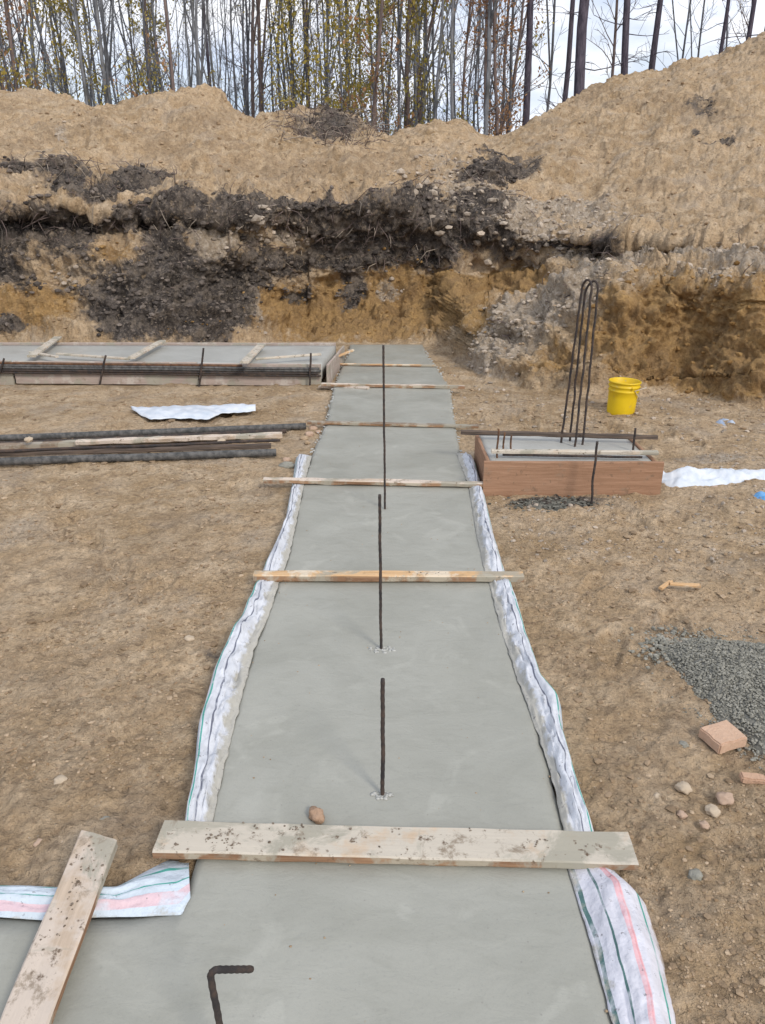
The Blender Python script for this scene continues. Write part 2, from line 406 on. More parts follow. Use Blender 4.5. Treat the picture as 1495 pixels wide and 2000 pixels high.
for Yb in (-40, -8, -1.5):
    q = Gv(pxs, np.full(len(pxs), 2250.), GZ); q[:, 1] = Yb; w = {-40: 1, -8: .25, -1.5: .02}[Yb]
    q[:, 0] = q[:, 0]*(1-w)+xa*w; rows.append(q); tpar.append(-2)
NG = 330
for k in range(NG):
    t = k/NG; yy = 2250 + (CYv[:, 0]-2250)*t
    rows.append(Gv(pxs, yy, GZ)); tpar.append(-1+t)
seg = [14, 26, 26, 26, 18, 16, 16, 18, 20, 22, 30, 34]
ctrl = np.stack([Dv(pxs, CYv[:, k], CDv[:, k]) for k in range(K)], 0)   # K,C,3
for k in range(K-1):
    for j in range(seg[k]):
        t = j/seg[k]
        p0 = ctrl[max(k-1, 0)]; p1 = ctrl[k]; p2 = ctrl[k+1]; p3 = ctrl[min(k+2, K-1)]
        m1 = (p2-p0)*.35; m2 = (p3-p1)*.35
        if k == 0: m1 = (p2-p1)*.35
        h = (2*t**3-3*t*t+1)*p1 + (t**3-2*t*t+t)*m1 + (-2*t**3+3*t*t)*p2 + (t**3-t*t)*m2
        rows.append(h); tpar.append(k+t)
rows.append(ctrl[K-1]); tpar.append(K-1.)
last = ctrl[K-1]; rad = last[:, :2]/np.linalg.norm(last[:, :2], axis=1)[:, None]
for k, (dr, zz) in enumerate([(.5, -.08), (1.2, -.4), (2.2, -.95), (3.4, -1.5), (5.5, None), (12, None), (40, None), (200, None), (1500, None)]):
    q = last.copy(); q[:, :2] += rad*dr
    q[:, 2] = np.maximum(last[:, 2]+zz, 1.35) if zz is not None else 1.35
    rows.append(q); tpar.append(K-.9+k*.1)
P = np.stack(rows, 0); T = np.array(tpar)[:, None]*np.ones((1, len(pxs)))
R_, C_, _ = P.shape
X, Y, Z = P[..., 0].copy(), P[..., 1].copy(), P[..., 2].copy()
du = np.gradient(P, axis=1); dv = np.gradient(P, axis=0)
N = np.cross(du, dv); N /= (np.linalg.norm(N, axis=2, keepdims=True)+1e-9)
for _ in range(6):
    N[1:-1] = (N[:-2]+N[1:-1]*2+N[2:])/4; N[:, 1:-1] = (N[:, :-2]+N[:, 1:-1]*2+N[:, 2:])/4
N /= (np.linalg.norm(N, axis=2, keepdims=True)+1e-9)
PX, PY = proj(X, Y, Z)
bank = sstep(0, .6, T)*(1-sstep(K-1, K-.6, T))
face = sstep(.2, 1, T)*(1-sstep(7, 8.5, T))
n0 = fbm(X, Y, Z, .9, 3, 3); n1 = fbm(X, Y, Z, 2.4, 3, 9); n2 = fbm(X, Y, Z, 6.5, 3, 21); n3 = fbm(X, Y, Z, 17, 3, 33)
rid = 1-np.abs(fbm(X, Y, Z, 3.6, 3, 51))*2.2
rid2 = 1-np.abs(fbm(X, Y, Z, 9.0, 2, 57))*2.2
ridge_keep = 1-.75*sstep(K-2.2, K-1.1, T)
disp = bank*(n0*.10*ridge_keep + n1*.085*ridge_keep + n2*.07 + n3*.04 + fbm(X, Y, Z, 40, 2, 63)*.02) + face*(rid*.05 + rid2*.035 + n1*.09 + fbm(X, Y, Z, 30, 2, 61)*.03)
inside = (Y > 0) & (Y < 30)
gfade = np.where(inside, 1., 0.)*(1-bank)*(T < 1)
gn = fbm(X, Y, 0*X, 1.3, 3, 71)*.018 + fbm(X, Y, 0*X, 5.5, 3, 81)*.014 + fbm(X, Y, 0*X, 15, 3, 91)*.014 + fbm(X, Y, 0*X, 40, 2, 95)*.006
fr = np.random.default_rng(3); fp = np.zeros_like(X)
for _ in range(95):
    sx_ = fr.choice([-1, 1]); cx0 = sx_*fr.uniform(.7, 2.6); cy0 = fr.uniform(1.5, 6.8); a0 = fr.normal(.3, .6); c0, s0 = math.cos(a0), math.sin(a0)
    m_ = (np.abs(X-cx0) < .3) & (np.abs(Y-cy0) < .3) & (T < 0)
    if not m_.any(): continue
    ux = (X[m_]-cx0)*c0+(Y[m_]-cy0)*s0; uy = -(X[m_]-cx0)*s0+(Y[m_]-cy0)*c0
    w_ = .05*(1+.18*np.sin(uy/.14*3)); d_ = np.sqrt((ux/w_)**2+(uy/.14)**2)
    fp[m_] += -.013*(1-sstep(.7, 1.05, d_))+.007*np.exp(-((d_-1.2)/.16)**2)-.003*(d_ < .9)*(np.sin(uy*260) > 0)
gn = gn+fp + fbm(X, Y, 0*X, 2.6, 2, 77)*.012
# lumps and layers on heaps and cut faces, soft rise towards the banks
n4 = fbm(X, Y, Z, 1.5, 4, 301); strata = fbm(X*.45, Y*.5, Z*1.6, 3.2, 4, 311)
disp = disp + bank*ridge_keep*sstep(6, 8, T)*(n4*.12 + strata*.10 + np.maximum(0, fbm(X, Y, Z, 4.5, 2, 321)-.15)*.11)
disp = disp + face*(np.maximum(0, fbm(X, Y, Z, 5.5, 2, 331)-.1)*.16 + strata*.17)
P = P + N*disp[..., None]
P[..., 2] += gfade*gn
P[..., 2] += np.where(T < 1, sstep(-.25, 0, T)*.05*sstep(.9, 2., X), 0)
# dip the soil under the pours so nothing pokes through
sx0 = np.interp(Y, [0, 1.5, 3, 5, 7, 9.3], [-.47, -.47, -.47, -.48, -.48, -.45]); 
under = ((np.abs(X) < .44) & (Y < 9.0) & (Y > -1)) | ((X < -.3) & (Y < 1.3) & (Y > -3)) 
P[..., 2] = np.where(under & (T < .5), np.minimum(P[..., 2], GZ-.03), P[..., 2])
lf = (Y > 7.25) & (Y < 8.2) & (X < -.5) & (T < 1)
P[..., 2] = np.where(lf, GZ-.02, P[..., 2])

# material weights
wob = fbm(X, Y, Z, 1.7, 3, 101)*26 + fbm(X, Y, Z, 6, 3, 111)*12
wox = fbm(X, Y, Z, 1.7, 3, 121)*30 + fbm(X, Y, Z, 6, 3, 131)*12
QX, QY = PX+wox, PY+wob
def blob(cx, cy, rx, ry, w=1., rot=0):
    c, s = math.cos(math.radians(rot)), math.sin(math.radians(rot))
    ax, ay = QX-cx, QY-cy; u = (ax*c+ay*s)/rx; v = (-ax*s+ay*c)/ry
    return w*np.exp(-(u*u+v*v)**1.5*.7)
onb = (T > 0) & (T < K)
Dk = np.zeros_like(X); Oc = np.zeros_like(X); Gr = np.zeros_like(X)
band = sstep(-1000, 990, 990-PX*0)  # placeholder 1
topb = np.interp(PX, [-400, 0, 200, 400, 600, 800, 900, 1000], [395, 400, 395, 405, 380, 385, 400, 430])
botb = np.interp(PX, [-400, 0, 150, 300, 400, 470, 520, 600, 690, 800, 900, 1000], [560, 560, 600, 660, 660, 640, 560, 530, 540, 510, 500, 500])
Dk = np.maximum(Dk, sstep(-14, 14, QY-topb)*(1-sstep(-22, 22, QY-botb))*(1-sstep(990, 1050, PX))*.68)
for b in [(30,330,60,14,.8),(120,345,60,22,.9),(270,345,70,24,.95),(200,372,130,16,.7),(640,395,60,22,.9),(820,395,60,18,.9),
          (975,330,85,24,1,-12),(940,400,70,28,.8),(730,470,90,55,.75),(850,490,60,40,.85),(620,470,60,50,.6),(390,590,110,95,1.05),(270,600,110,75,.95),(300,500,160,50,.85),(80,500,90,50,.7),
          (680,560,28,50,.8),(570,570,40,20,.7),(1120,474,150,12,.8),(0,635,60,14,1),(640,240,75,34,.75),(1370,200,26,16,.6),(1410,290,30,7,.8),(1350,255,12,8,.8),
          (930,460,80,30,.8),(60,470,80,50,.7),(480,430,200,18,.9), (1000,500,60,16,.6),(700,440,120,40,.7)]:
    Dk = np.maximum(Dk, blob(*b))
for b in [(760,590,220,60,.9),(950,560,130,30,.95),(560,600,80,50,.9),(640,610,120,60,.8),(700,640,170,38,.8),(760,520,60,50,.85),(900,560,110,34,.95),(820,620,160,42,.8),(1000,545,90,22,.8,-8),
          (60,600,110,50,.75),(230,490,55,40,.6),(370,650,60,24,.8),(500,610,40,50,.8),(1090,700,70,40,.6,-20),(1140,650,40,60,.6),
          (1300,640,150,90,1),(1440,660,140,110,1),(1250,720,90,50,.8),(1650,650,200,140,1),(1420,740,120,55,.9),(950,640,90,30,.6),(620,270,160,30,.3),(850,270,60,25,.4)]:
    Oc = np.maximum(Oc, blob(*b))
for b in [(430,480,80,30,.75),(560,450,60,26,.8),(340,540,70,40,.6),(150,540,70,50,.5),(1060,620,150,36,1.,-30),(970,695,100,30,.85,-28),(1130,575,80,26,.75,-30),(940,740,80,22,.7),
          (1230,530,80,18,.6,-8),(1400,550,110,12,.6),(1300,505,160,16,.7),(1450,520,150,22,.7),(1120,405,110,30,.75),(1000,440,110,30,.7),(870,330,60,30,.5),(930,370,130,24,.6),
          (1180,440,160,24,.55),(1150,510,140,22,.65),(1020,410,60,20,.7),(490,600,18,60,.8,-15),(130,265,18,18,.6),(750,560,30,26,.6)]:
    Gr = np.maximum(Gr, blob(*b))
moist = sstep(.05, .4, fbm(X, Y, Z, 1.3, 4, 401))*sstep(6, 8, T)*.62; Gr = np.maximum(Gr, 0)
Bn = moist
Dk *= (T > .3)*onb; Oc *= sstep(0, .15, T)*onb; Gr *= sstep(-.06, .3, T)*onb
Dk *= 1-.9*np.maximum(blob(430,470,70,26), np.maximum(blob(545,455,52,24), np.maximum(blob(230,480,45,34,.8), blob(120,540,60,40,.7))))
# forest litter behind the ridge
lit = sstep(K-.95, K-.7, T); Dk = np.maximum(Dk, lit*.5)
# grey slurry by the mortar heap and the pier, damp by the strip
def gblob(px, py, rx, ry, w=1): return w*np.exp(-(((PX-px)/rx)**2+((PY-py)/ry)**2)**1.5)*(T < .5)
Gr = np.maximum(Gr, gblob(1310, 1260, 60, 26, .62)); Dk = np.maximum(Dk, gblob(1085, 980, 110, 15, .85)); Gr = np.maximum(Gr, gblob(1400, 905, 120, 10, .7))
Dk = np.maximum(Dk, gblob(415, 1290, 22, 30, .55)); Dk = np.maximum(Dk, gblob(345, 1680, 40, 26, .5)); Gr = np.maximum(Gr, gblob(1050, 880, 160, 30, .4))
Bn = np.maximum(Bn, np.maximum(blob(560, 330, 150, 40, .7), blob(760, 330, 120, 40, .6)))*onb
Bn = np.maximum(Bn, np.maximum(blob(400, 230, 70, 30, .6), blob(60, 560, 160, 60, .4)))
gm = sstep(-.1, .5, fbm(X, Y, 0*X, .9, 4, 451)+.55*(1-sstep(1.2, 3.6, Y)))*.5*(T < 0)
nb = np.exp(-((np.abs(X)-.66)/.12)**2)*(T < -.05)*(Y > 1.2)*(Y < 8)*.42
Bn = np.maximum(Bn, np.maximum(gm, nb))
colr = np.stack([Dk, Oc, Gr, Bn], -1)
ground = grid_mesh('ground', P, M_soil, cols=colr)
tag(ground, kind='structure')
PXf, PYf = proj(P[..., 0], P[..., 1], P[..., 2])

# ------------------------------------------------------------------ clods: uncountable lumps of soil
def scatter(name, mask, n, rmin, rmax, mat, label, flat=.65, sink=.42, dist_w=True):
    idx = np.argwhere(mask); 
    sel = idx[rng.integers(0, len(idx), n)]
    mb = MB()
    for (i, j) in sel:
        i2 = min(i+1, R_-1); j2 = min(j+1, C_-1); a, b = random.random(), random.random()
        p = P[i, j]*(1-a)*(1-b)+P[i2, j]*a*(1-b)+P[i, j2]*(1-a)*b+P[i2, j2]*a*b
        r = rmin+(rmax-rmin)*random.random()**3.2
        r *= .28+.17*min(p[1], 8) if dist_w else 1
        p = p + N[i, j]*r*(flat-sink)
        mb.rock(p, r, flat=flat)
    o = mb.build(name, mat, smooth=False); tag(o, label, 'soil', kind='stuff'); return o
vis = (PXf > -250) & (PXf < 1750) & (Y > .8) & (Y < 18)
onstrip = (np.abs(X) < .62) & (Y < 9.5)
arm = (X < -.3) & (Y < 1.75)
pier = (X > .7) & (X < 2.05) & (Y > 4.1) & (Y < 5.3)
lfoot = (X < -.3) & (Y > 7.0) & (Y < 8.6)
clear = vis & (T < 0) & ~onstrip & ~arm & ~pier & ~lfoot
cl = fbm(X, Y, Z, 1.9, 3, 201)
scatter('soil_clods', clear & (cl > -.15), 8500, .002, .0095, M_clod, 'small sandy clods and pebbles strewn over the trampled ground')
scatter('soil_clods', clear & (PY < 1100) & (PX > 880), 900, .003, .016, M_pale, 'pale crumbs of clay around the form and the bank foot')
M_mclod = clod_mat('moist_clod', (.21, .15, .095), (.37, .27, .18))
scatter('soil_clods', clear & (cl > -.3), 1500, .006, .022, M_mclod, 'flattened moist sandy clods trodden into the ground', flat=.32, sink=.12)
scatter('soil_clods', clear & (cl > -.35), 900, .006, .020, M_clod, 'flattened dry sandy clods trodden into the ground', flat=.36, sink=.14)
bk = vis & (T > .1) & (T < K-1)
scatter('sandy_lumps', bk & (Dk < .3) & (Oc < .5) & (cl > -.2), 2400, .003, .020, M_clod, 'sandy lumps lying on the spoil heaps')
scatter('dark_lumps', bk & (Dk > .35), 3200, .004, .026, M_dclod, 'dark crumbling topsoil lumps along the cut')
scatter('pale_lumps', bk & (Gr > .3) & (Dk < .4), 2000, .004, .024, M_pale, 'pale grey clay lumps on the cut face and heap')
scatter('ochre_lumps', bk & (Oc > .4), 800, .004, .02, M_oclod, 'ochre sand lumps fallen from the cut face')
scatter('turf_lumps', bk & (T > 4.2) & (T < 8) & (PX < 1150) & (Gr > .05), 300, .008, .04, M_pale, 'broken turf lumps along the lip of the cut')
# roots and twigs sticking out of the topsoil and the brush heap
mb = MB()
for (m, n, L) in [(bk & (Dk > .4) & (T > 3) & (T < 9) & (PX < 1250), 650, .22), (bk & (np.abs(PX-640) < 100) & (T > 10), 380, .32), (bk & (Gr > .4), 180, .15)]:
    idx = np.argwhere(m); sel = idx[rng.integers(0, len(idx), n)]
    for (i, j) in sel:
        p = Vector(P[i, j]); d = Vector(N[i, j])*.6 + Vector((random.gauss(0, .8), random.gauss(0, .3), random.gauss(-.1, .5)))
        d.normalize(); l = L*random.random()**1.5*1.6; q = p+d*l*.5+Vector((0, 0, random.gauss(0, .02)))
        mb.tube([p-d*.03, q, p+d*l+Vector((random.gauss(0, .03), 0, -l*.2))], [.006, .0045, .002], 3, random.choice((0, 0, 1)))
tag(mb.build('root_tangle', [M_bkb, M_pale]), 'tangled roots and twigs poking from the dark topsoil of the bank', 'roots', kind='stuff')

# ------------------------------------------------------------------ concrete pours
Lp = [(684,672),(682,690),(668,715),(652,760),(636,830),(606,895),(588,950),(562,1080),(536,1150),(492,1270),(452,1400),(412,1560),(384,1680),(352,1778)]
Rp = [(826,672),(832,690),(852,715),(880,760),(890,830),(900,890),(922,950),(952,1080),(966,1150),(1012,1300),(1062,1450),(1104,1620),(1130,1710),(1168,1850),(1206,2000),(1270,2250)]
def xat(pts, Yq):
    g = sorted([(G(*p).y, G(*p).x) for p in pts]); return float(np.interp(Yq, [a for a, b in g], [b for a, b in g]))
Yc = G(350, 1782).y; Ytop = G(750, 672).y
ys = list(np.linspace(-.6, Yc, 30)) + list(np.linspace(Yc, Ytop, 150))[1:]
nx = 40; na_ = 24; cm_ = MB()
def cz(x, y): return .0025*mn.noise(Vector((x*3, y*3, 0)))+.0012*mn.noise(Vector((x*11, y*11, 4)))
vid = {}
def cv(key, p):
    if key not in vid: vid[key] = len(cm_.v); cm_.v.append(p)
    return vid[key]
XL = [xat(Lp, max(y, Yc))+(.012*mn.noise(Vector((y*5, 3, 1)))+.006*mn.noise(Vector((y*17, 3, 1))) if y > 1.6 else 0) for y in ys]
XR = [xat(Rp, y)+(.012*mn.noise(Vector((y*5, 9, 1)))+.006*mn.noise(Vector((y*17, 8, 1))) if y > 1.6 else 0) for y in ys]
def top(i, k):
    x = XL[i]+(XR[i]-XL[i])*k/nx if k >= 0 else XL[i]+(-3.0-XL[i])*(-k)/na_
    z = cz(x, ys[i]) - (.006 if (k == nx or (k == 0 and ys[i] > Yc) or k == -na_ or i == len(ys)-1 or (k < 0 and i == 29)) else 0)
    return cv((i, k), (x, ys[i], z))
def low(i, k, z=-.16):
    v = cm_.v[top(i, k)]; return cv((i, k, z), (v[0], v[1], z))
def F_(*q): cm_.f.append(q); cm_.m.append(0)
for i in range(len(ys)-1):
    for k in range(-na_ if i < 29 else 0, nx): F_(top(i, k), top(i, k+1), top(i+1, k+1), top(i+1, k))
    F_(top(i, nx), low(i, nx), low(i+1, nx), top(i+1, nx))
    if i >= 29: F_(top(i, 0), top(i+1, 0), low(i+1, 0), low(i, 0))
for k in range(-na_, 0): F_(top(29, k), top(29, k+1), low(29, k+1), low(29, k))
for k in range(0, nx): F_(top(len(ys)-1, k), top(len(ys)-1, k+1), low(len(ys)-1, k+1), low(len(ys)-1, k))
c = cm_.build('concrete_footing', M_conc)
tag(c, 'long smooth wet grey concrete footing running straight up the middle of the site', 'concrete footing')

# ------------------------------------------------------------------ boards
M_edge = wood_mat('wet_board_edge', (.20, .11, .065), (.36, .22, .13), .35, (.42, .38, .3), .7)
def board(name, a, b, w, th, mat, parent=None, seed=0, rough=.0015, tilt=0, bow=0, skew=0, edge=False):
    """plank from a to b (centre line of its underside), w wide, th thick"""
    a, b = Vector(a), Vector(b); d = b-a; L = d.length; d.normalize()
    s = Vector((0, 0, 1)).cross(d).normalized(); u = d.cross(s)
    if tilt: 
        s2 = s*math.cos(tilt)+u*math.sin(tilt); u = u*math.cos(tilt)-s*math.sin(tilt); s = s2
    ch = min(.004, th*.2); hw = w/2
    prof = [(-hw+ch, 0), (hw-ch, 0), (hw, ch), (hw, th-ch), (hw-ch, th), (hw*.33, th), (-hw*.33, th), (-hw+ch, th), (-hw, th-ch), (-hw, ch)]
    n = max(6, int(L/.06)); mb = MB(); np_ = len(prof)
    for i in range(n+1):
        t = i/n
        for k, (p, q) in enumerate(prof):
            j = rough*mn.noise(Vector((t*L*6, k*3.1, seed*7.3)))*2
            j2 = rough*mn.noise(Vector((t*L*9, k*5.1+40, seed*3.3)))*2
            x = (t-.5)*L + (skew*p if i in (0, n) else skew*p) + (0.003*mn.noise(Vector((k*1., seed, 2.))) if i in (0, n) else 0)
            mb.v.append((x, p+j, q+j2+bow*math.sin(math.pi*t)))
    for i in range(n):
        for k in range(np_):
            mb.f.append((i*np_+k, (i+1)*np_+k, (i+1)*np_+(k+1) % np_, i*np_+(k+1) % np_)); mb.m.append(1 if edge and k in (8, 9, 7, 2, 1, 3) and k not in (7, 3) else 0)
    mb.f.append(tuple(range(np_))); mb.m.append(0); mb.f.append(tuple(n*np_+k for k in range(np_))[::-1]); mb.m.append(0)
    o = mb.build(name, [mat, M_edge] if edge else mat, parent, smooth=False)
    from mathutils import Matrix
    M = Matrix(((d.x, s.x, u.x, 0), (d.y, s.y, u.y, 0), (d.z, s.z, u.z, 0), (0, 0, 0, 1)))
    M.translation = (a+b)/2
    o.matrix_world = M if not parent else parent.matrix_world.inverted() @ M
    return o, M
def fb(px0, py0, px1, py1, z):                 # near bottom edge of a plank, at height z
    return G(px0, py0, z), G(px1, py1, z)
def crossboard(pa, pb, w, th, mat, z, label, seed, **k):
    a, b = fb(*pa, *pb, z); d = (b-a).normalized(); s = Vector((-d.y, d.x, 0))
    o, M = board('spacer_board', a+s*w/2, b+s*w/2, w, th, mat, seed=seed, edge=True, **k)
    tag(o, label, 'board', 'boards laid across the wet footing'); return o, M
b1, M1 = crossboard((300, 1678), (1246, 1703), .105, .026, M_wpale, .006, 'broad pale cement smeared board nearest the camera across the footing', 1)
b2, M2 = crossboard((495, 1136), (1024, 1138), .055, .03, M_worange, .006, 'orange toned pine batten, second board from the camera, crossing behind the nearest one', 2)
b3, M3 = crossboard((514, 944), (955, 953), .045, .026, M_wpaleY, .006, 'dirty pale grey batten with a pinkish right end, level with the reddish form board', 3, rough=.003)
b4, M4 = crossboard((600, 829), (935, 837), .04, .022, M_wmud, .004, 'thin dark grimy batten across the footing, level with the ends of the black pipes', 4, rough=.003)
b5, M5 = crossboard((628, 755), (908, 760), .04, .028, M_wpaleY, .004, 'pale muddy batten across the footing, level with the foot of the grey formwork', 5, rough=.003)
b6, M6 = crossboard((650, 714), (852, 717), .035, .02, M_worange, .004, 'short orange pine batten, the farthest one across the footing', 6)
M_splash = clod_mat('dried_mud', (.13, .1, .075), (.3, .25, .2))
# muddy blobs stuck on the nearest boards
def blobs(parent, M, L, w, th, spots):
    mb = MB()
    for (t, s, r, k) in spots:
        for q in range(k//2):
            x = (t-.5)*L+random.gauss(0, r*.55); y = s*w/2+random.gauss(0, r*.35)
            y = max(-w/2+.004, min(w/2-.004, y))
            mb.rock((x, y, th+.001), random.uniform(.001, .0035), flat=.5, sub=0)
    return tag(mb.build('mortar_splash', M_splash, parent, smooth=False), kind='stuff')
blobs(b1, M1, 1.2, .105, .026, [(.14, -.2, .035, 60), (.29, .7, .02, 30), (.31, .2, .02, 10), (.05, -.6, .006, 10), (.81, .1, .025, 16), (.66, .8, .01, 5), (.9, 0, .01, 5), (.45, .1, .06, 10), (.2, .2, .12, 22)])
blobs(b2, M2, 1.05, .055, .03, [(.28, .1, .01, 8), (.6, .3, .08, 20), (.7, -.2, .06, 14)])

# near-left board across the arm of the pour
a = G(199, 1662, .0); b = G(40, 2060, .0)
bo, Mb = board('spacer_board', a+Vector((0, 0, .03)), b+Vector((0, 0, .018)), .1, .024, M_wpaleY, seed=9, rough=.002, skew=.35, edge=True)
tag(bo, 'muddy pinkish board laid slantwise over the folded bag at lower left', 'board', 'boards laid across the wet footing')
blobs(bo, Mb, (b-a).length, .1, .024, [(.1, 0, .06, 26), (.25, .2, .08, 36), (.4, 0, .05, 16), (.55, -.2, .05, 16)])

# ------------------------------------------------------------------ woven bags lining the trench
def ribbon(name, inner, outer, mat, label, crest=.034, zi=.001, zo=-.04, n=150, m=26, wr=.019, cpos=.62, rag=.006, parent=None, seed=0, pins=(), ends=1, over=.014):
    gi = [G(*p) for p in inner]; go = [G(*p) for p in outer]
    gi = [a_+(a_-b_).normalized()*over for a_, b_ in zip(gi, go)]
    def res(g, n):
        d = [0]
        for a_, b_ in zip(g[:-1], g[1:]): d.append(d[-1]+(b_-a_).length)
        t = np.linspace(0, d[-1], n); xs = np.interp(t, d, [q.x for q in g]); yy = np.interp(t, d, [q.y for q in g])
        for _ in range(2):
            xs[1:-1] = (xs[:-2]+2*xs[1:-1]+xs[2:])/4; yy[1:-1] = (yy[:-2]+2*yy[1:-1]+yy[2:])/4
        return xs, yy, d[-1]
    xi, yi, L = res(gi, n); xo, yo, _ = res(go, n)
    A = np.zeros((n, m, 3)); UV = np.zeros((n, m, 2))
    for i in range(n):
        s = i/(n-1)*L
        cr = crest*(1+.5*mn.noise(Vector((s*3.1, seed, 0)))+.3*mn.noise(Vector((s*9, seed, 5))))
        ym = (yi[i]+yo[i])/2; pk = 1.
        for pn in pins: pk = min(pk, min(1, abs(ym-pn)/.14)**1.5)
        if ends: pk = min(pk, min(1, min(s, L-s)/.12)**1.2)
        pk = max(pk, .0); cr = .003+(cr-.003)*pk
        cp = cpos+.12*mn.noise(Vector((s*2.2, seed, 9)))
        for k in range(m):
            v = k/(m-1)
            e = rag*mn.noise(Vector((s*24, seed+k*.02, 3)))*(1 if k in (0, m-1) else 0)
            x = xi[i]+(xo[i]-xi[i])*v; y = yi[i]+(yo[i]-yi[i])*v
            if v < cp: z = zi+(cr-zi)*math.sin(v/cp*math.pi/2)**1.3
            else:
                q = (v-cp)/(1-cp); z = cr+(zo-cr)*(1-math.cos(q*math.pi/2))
            amp = wr*(.1+.9*pk)*math.sin(math.pi*min(1, v*1.1+.05))
            z += amp*(mn.noise(Vector((s*7, v*5, seed)))*.9+mn.noise(Vector((s*19, v*13+s*4, seed+4)))*.5+.25*mn.noise(Vector((s*45, v*24, seed+7)))+.9*(.35-abs(mn.noise(Vector((s*6+v*3, v*7-s*3, seed+30)))))+.6*(.3-abs(mn.noise(Vector((s*17-v*6, v*9+s*5, seed+33))))))
            dx = amp*.5*mn.noise(Vector((s*15, v*4, seed+20)))
            A[i, k] = (x+e+dx, y, z); UV[i, k] = (s, v)
    o = grid_mesh(name, A, mat, uv=UV, parent=parent)
    md = o.modifiers.new('thick', 'SOLIDIFY'); md.thickness = .0018; md.offset = 0
    if label: tag(o, label, 'plastic bag', 'woven bags lining the footing')
    return o
ribbon('woven_bag', [(606,890),(590,945),(576,1020),(560,1085),(546,1124)], [(577,886),(568,945),(556,1010),(524,1082),(500,1128)], M_bag,
       'crumpled white bag on the left edge, between the grimy batten and the orange batten', n=90, seed=1, crest=.03, pins=(G(0,946).y,))
ribbon('woven_bag', [(543,1128),(520,1200),(492,1270),(455,1400),(424,1520),(396,1650)], [(502,1128),(470,1205),(412,1310),(384,1420),(375,1520),(348,1650)], M_bag,
       'long white bag bulging along the left edge behind the nearest board', n=150, seed=2, crest=.032, cpos=.82)
ribbon('woven_bag', [(896,886),(920,950),(935,1040),(955,1126)], [(925,888),(945,945),(966,1035),(995,1126)], M_bag,
       'white bag on the right edge, between the grimy batten and the orange batten', n=90, seed=3, crest=.036, pins=(G(0,946).y,), cpos=.6)
ribbon('woven_bag', [(958,1126),(985,1230),(1022,1335),(1058,1440),(1084,1530),(1112,1665)], [(996,1126),(1034,1240),(1062,1330),(1100,1372),(1104,1430),(1132,1530),(1180,1665)], M_bag,
       'long white bag with a green thread on the right edge behind the nearest board', n=160, seed=4, crest=.032, cpos=.78)
ribbon('woven_bag', [(1114,1678),(1166,1850),(1206,2000),(1250,2180)], [(1205,1678),(1268,1745),(1300,1850),(1326,1960),(1350,2180)], M_bag2,
       'wide striped white bag on the right edge, in front of the nearest board', n=110, seed=5, crest=.035, cpos=.55, wr=.010, rag=.003)
ribbon('woven_bag', [(-160,1778),(0,1782),(110,1790),(200,1782),(352,1779),(372,1745)], [(-160,1712),(0,1718),(130,1722),(225,1722),(325,1668),(368,1672)], M_bag3,
       'folded blue white bag with green line and pink patch under the slanting board', n=120, seed=6, crest=.02, cpos=.5, wr=.010, rag=.004, zo=-.02)

# mortar crumbs along the edges of the pour
mb = MB()
for (pts, y0, y1, n) in [(Lp, 3.6, 9, 150), (Rp, 3.6, 9, 170)]:
    for _ in range(n):
        yv = y0+(y1-y0)*random.random()**1.3; x = xat(pts, yv)+random.gauss(0, .012)
        mb.rock((x, yv, -.003), random.uniform(.002, .007)*(1+.1*yv), flat=.5)
tag(mb.build('mortar_crumbs', M_conc2, smooth=False), 'crumbs of spilled mortar along the footing edges', 'mortar', kind='stuff')

# ------------------------------------------------------------------ rebars
def rebar_pts(p0, p1, wob=.004, n=None, seed=0):
    p0, p1 = Vector(p0), Vector(p1); L = (p1-p0).length; n = n or int(L/.012)
    return [p0.lerp(p1, i/n)+Vector((wob*mn.noise(Vector((i*.12, seed, 0))), wob*mn.noise(Vector((i*.12, seed, 7))), 0)) for i in range(n+1)]
def upright(px, py, pxt, pyt, r, label, seed, hook=None):
    base = G(px, py, 0.0); top = D(pxt, pyt, base.y+.005)
    pts = rebar_pts(base-Vector((0, 0, .12)), top, .0022, seed=seed)
    if hook: pts += hook(top)
    mb = MB(); mb.tube(pts, r, 8, rib=.14)
    o = mb.build('rebar', M_rebar); tag(o, label, 'rebar', 'steel bars standing in the footing'); return o
upright(748, 1553, 748, 1326, .0056, 'short dark steel bar standing in the wet concrete just behind the nearest board', 1)
upright(745, 1268, 742, 966, .0052, 'dark steel bar standing in front of the orange batten, middle of the three centred ones', 2)
upright(753, 994, 749, 674, .0056, 'tall thin dark steel bar standing in the centre, foremost of the far boards', 3)
bb = G(452, 2120, 0); tt = D(413, 1905, bb.y)
def hk(t):
    e = D(492, 1893, bb.y+.05); o = []
    for i in range(1, 6):
        a = i/6*math.pi/2; o.append(t+Vector((.014*(1-math.cos(a)), .0, .014*math.sin(a))))
    q = o[-1]; return o+[q.lerp(e, k/12) for k in range(1, 13)]
mb = MB(); mb.tube(rebar_pts(bb-Vector((0, 0, .1)), tt, .002, seed=8)+hk(tt), .0058, 8, rib=.14)
tag(mb.build('rebar', M_rebar), 'dark steel bar bent over to the right at its top, in the lower left foreground', 'rebar', 'steel bars standing in the footing')
# concrete collars around the bars
for (px, py, s) in [(745, 1268, .05), (748, 1553, .03)]:
    g = G(px, py); mb = MB()
    for k in range(40):
        an = random.random()*6.28; rr = random.random()**.6*s
        mb.rock((g.x+math.cos(an)*rr, g.y+math.sin(an)*rr*.5, .001), random.uniform(.003, .008), flat=.35)
    tag(mb.build('cement_splash', M_conc2, smooth=True), 'pale cement splash round the foot of the '+('middle' if s > .04 else 'nearest')+' upright bar', 'cement splash')

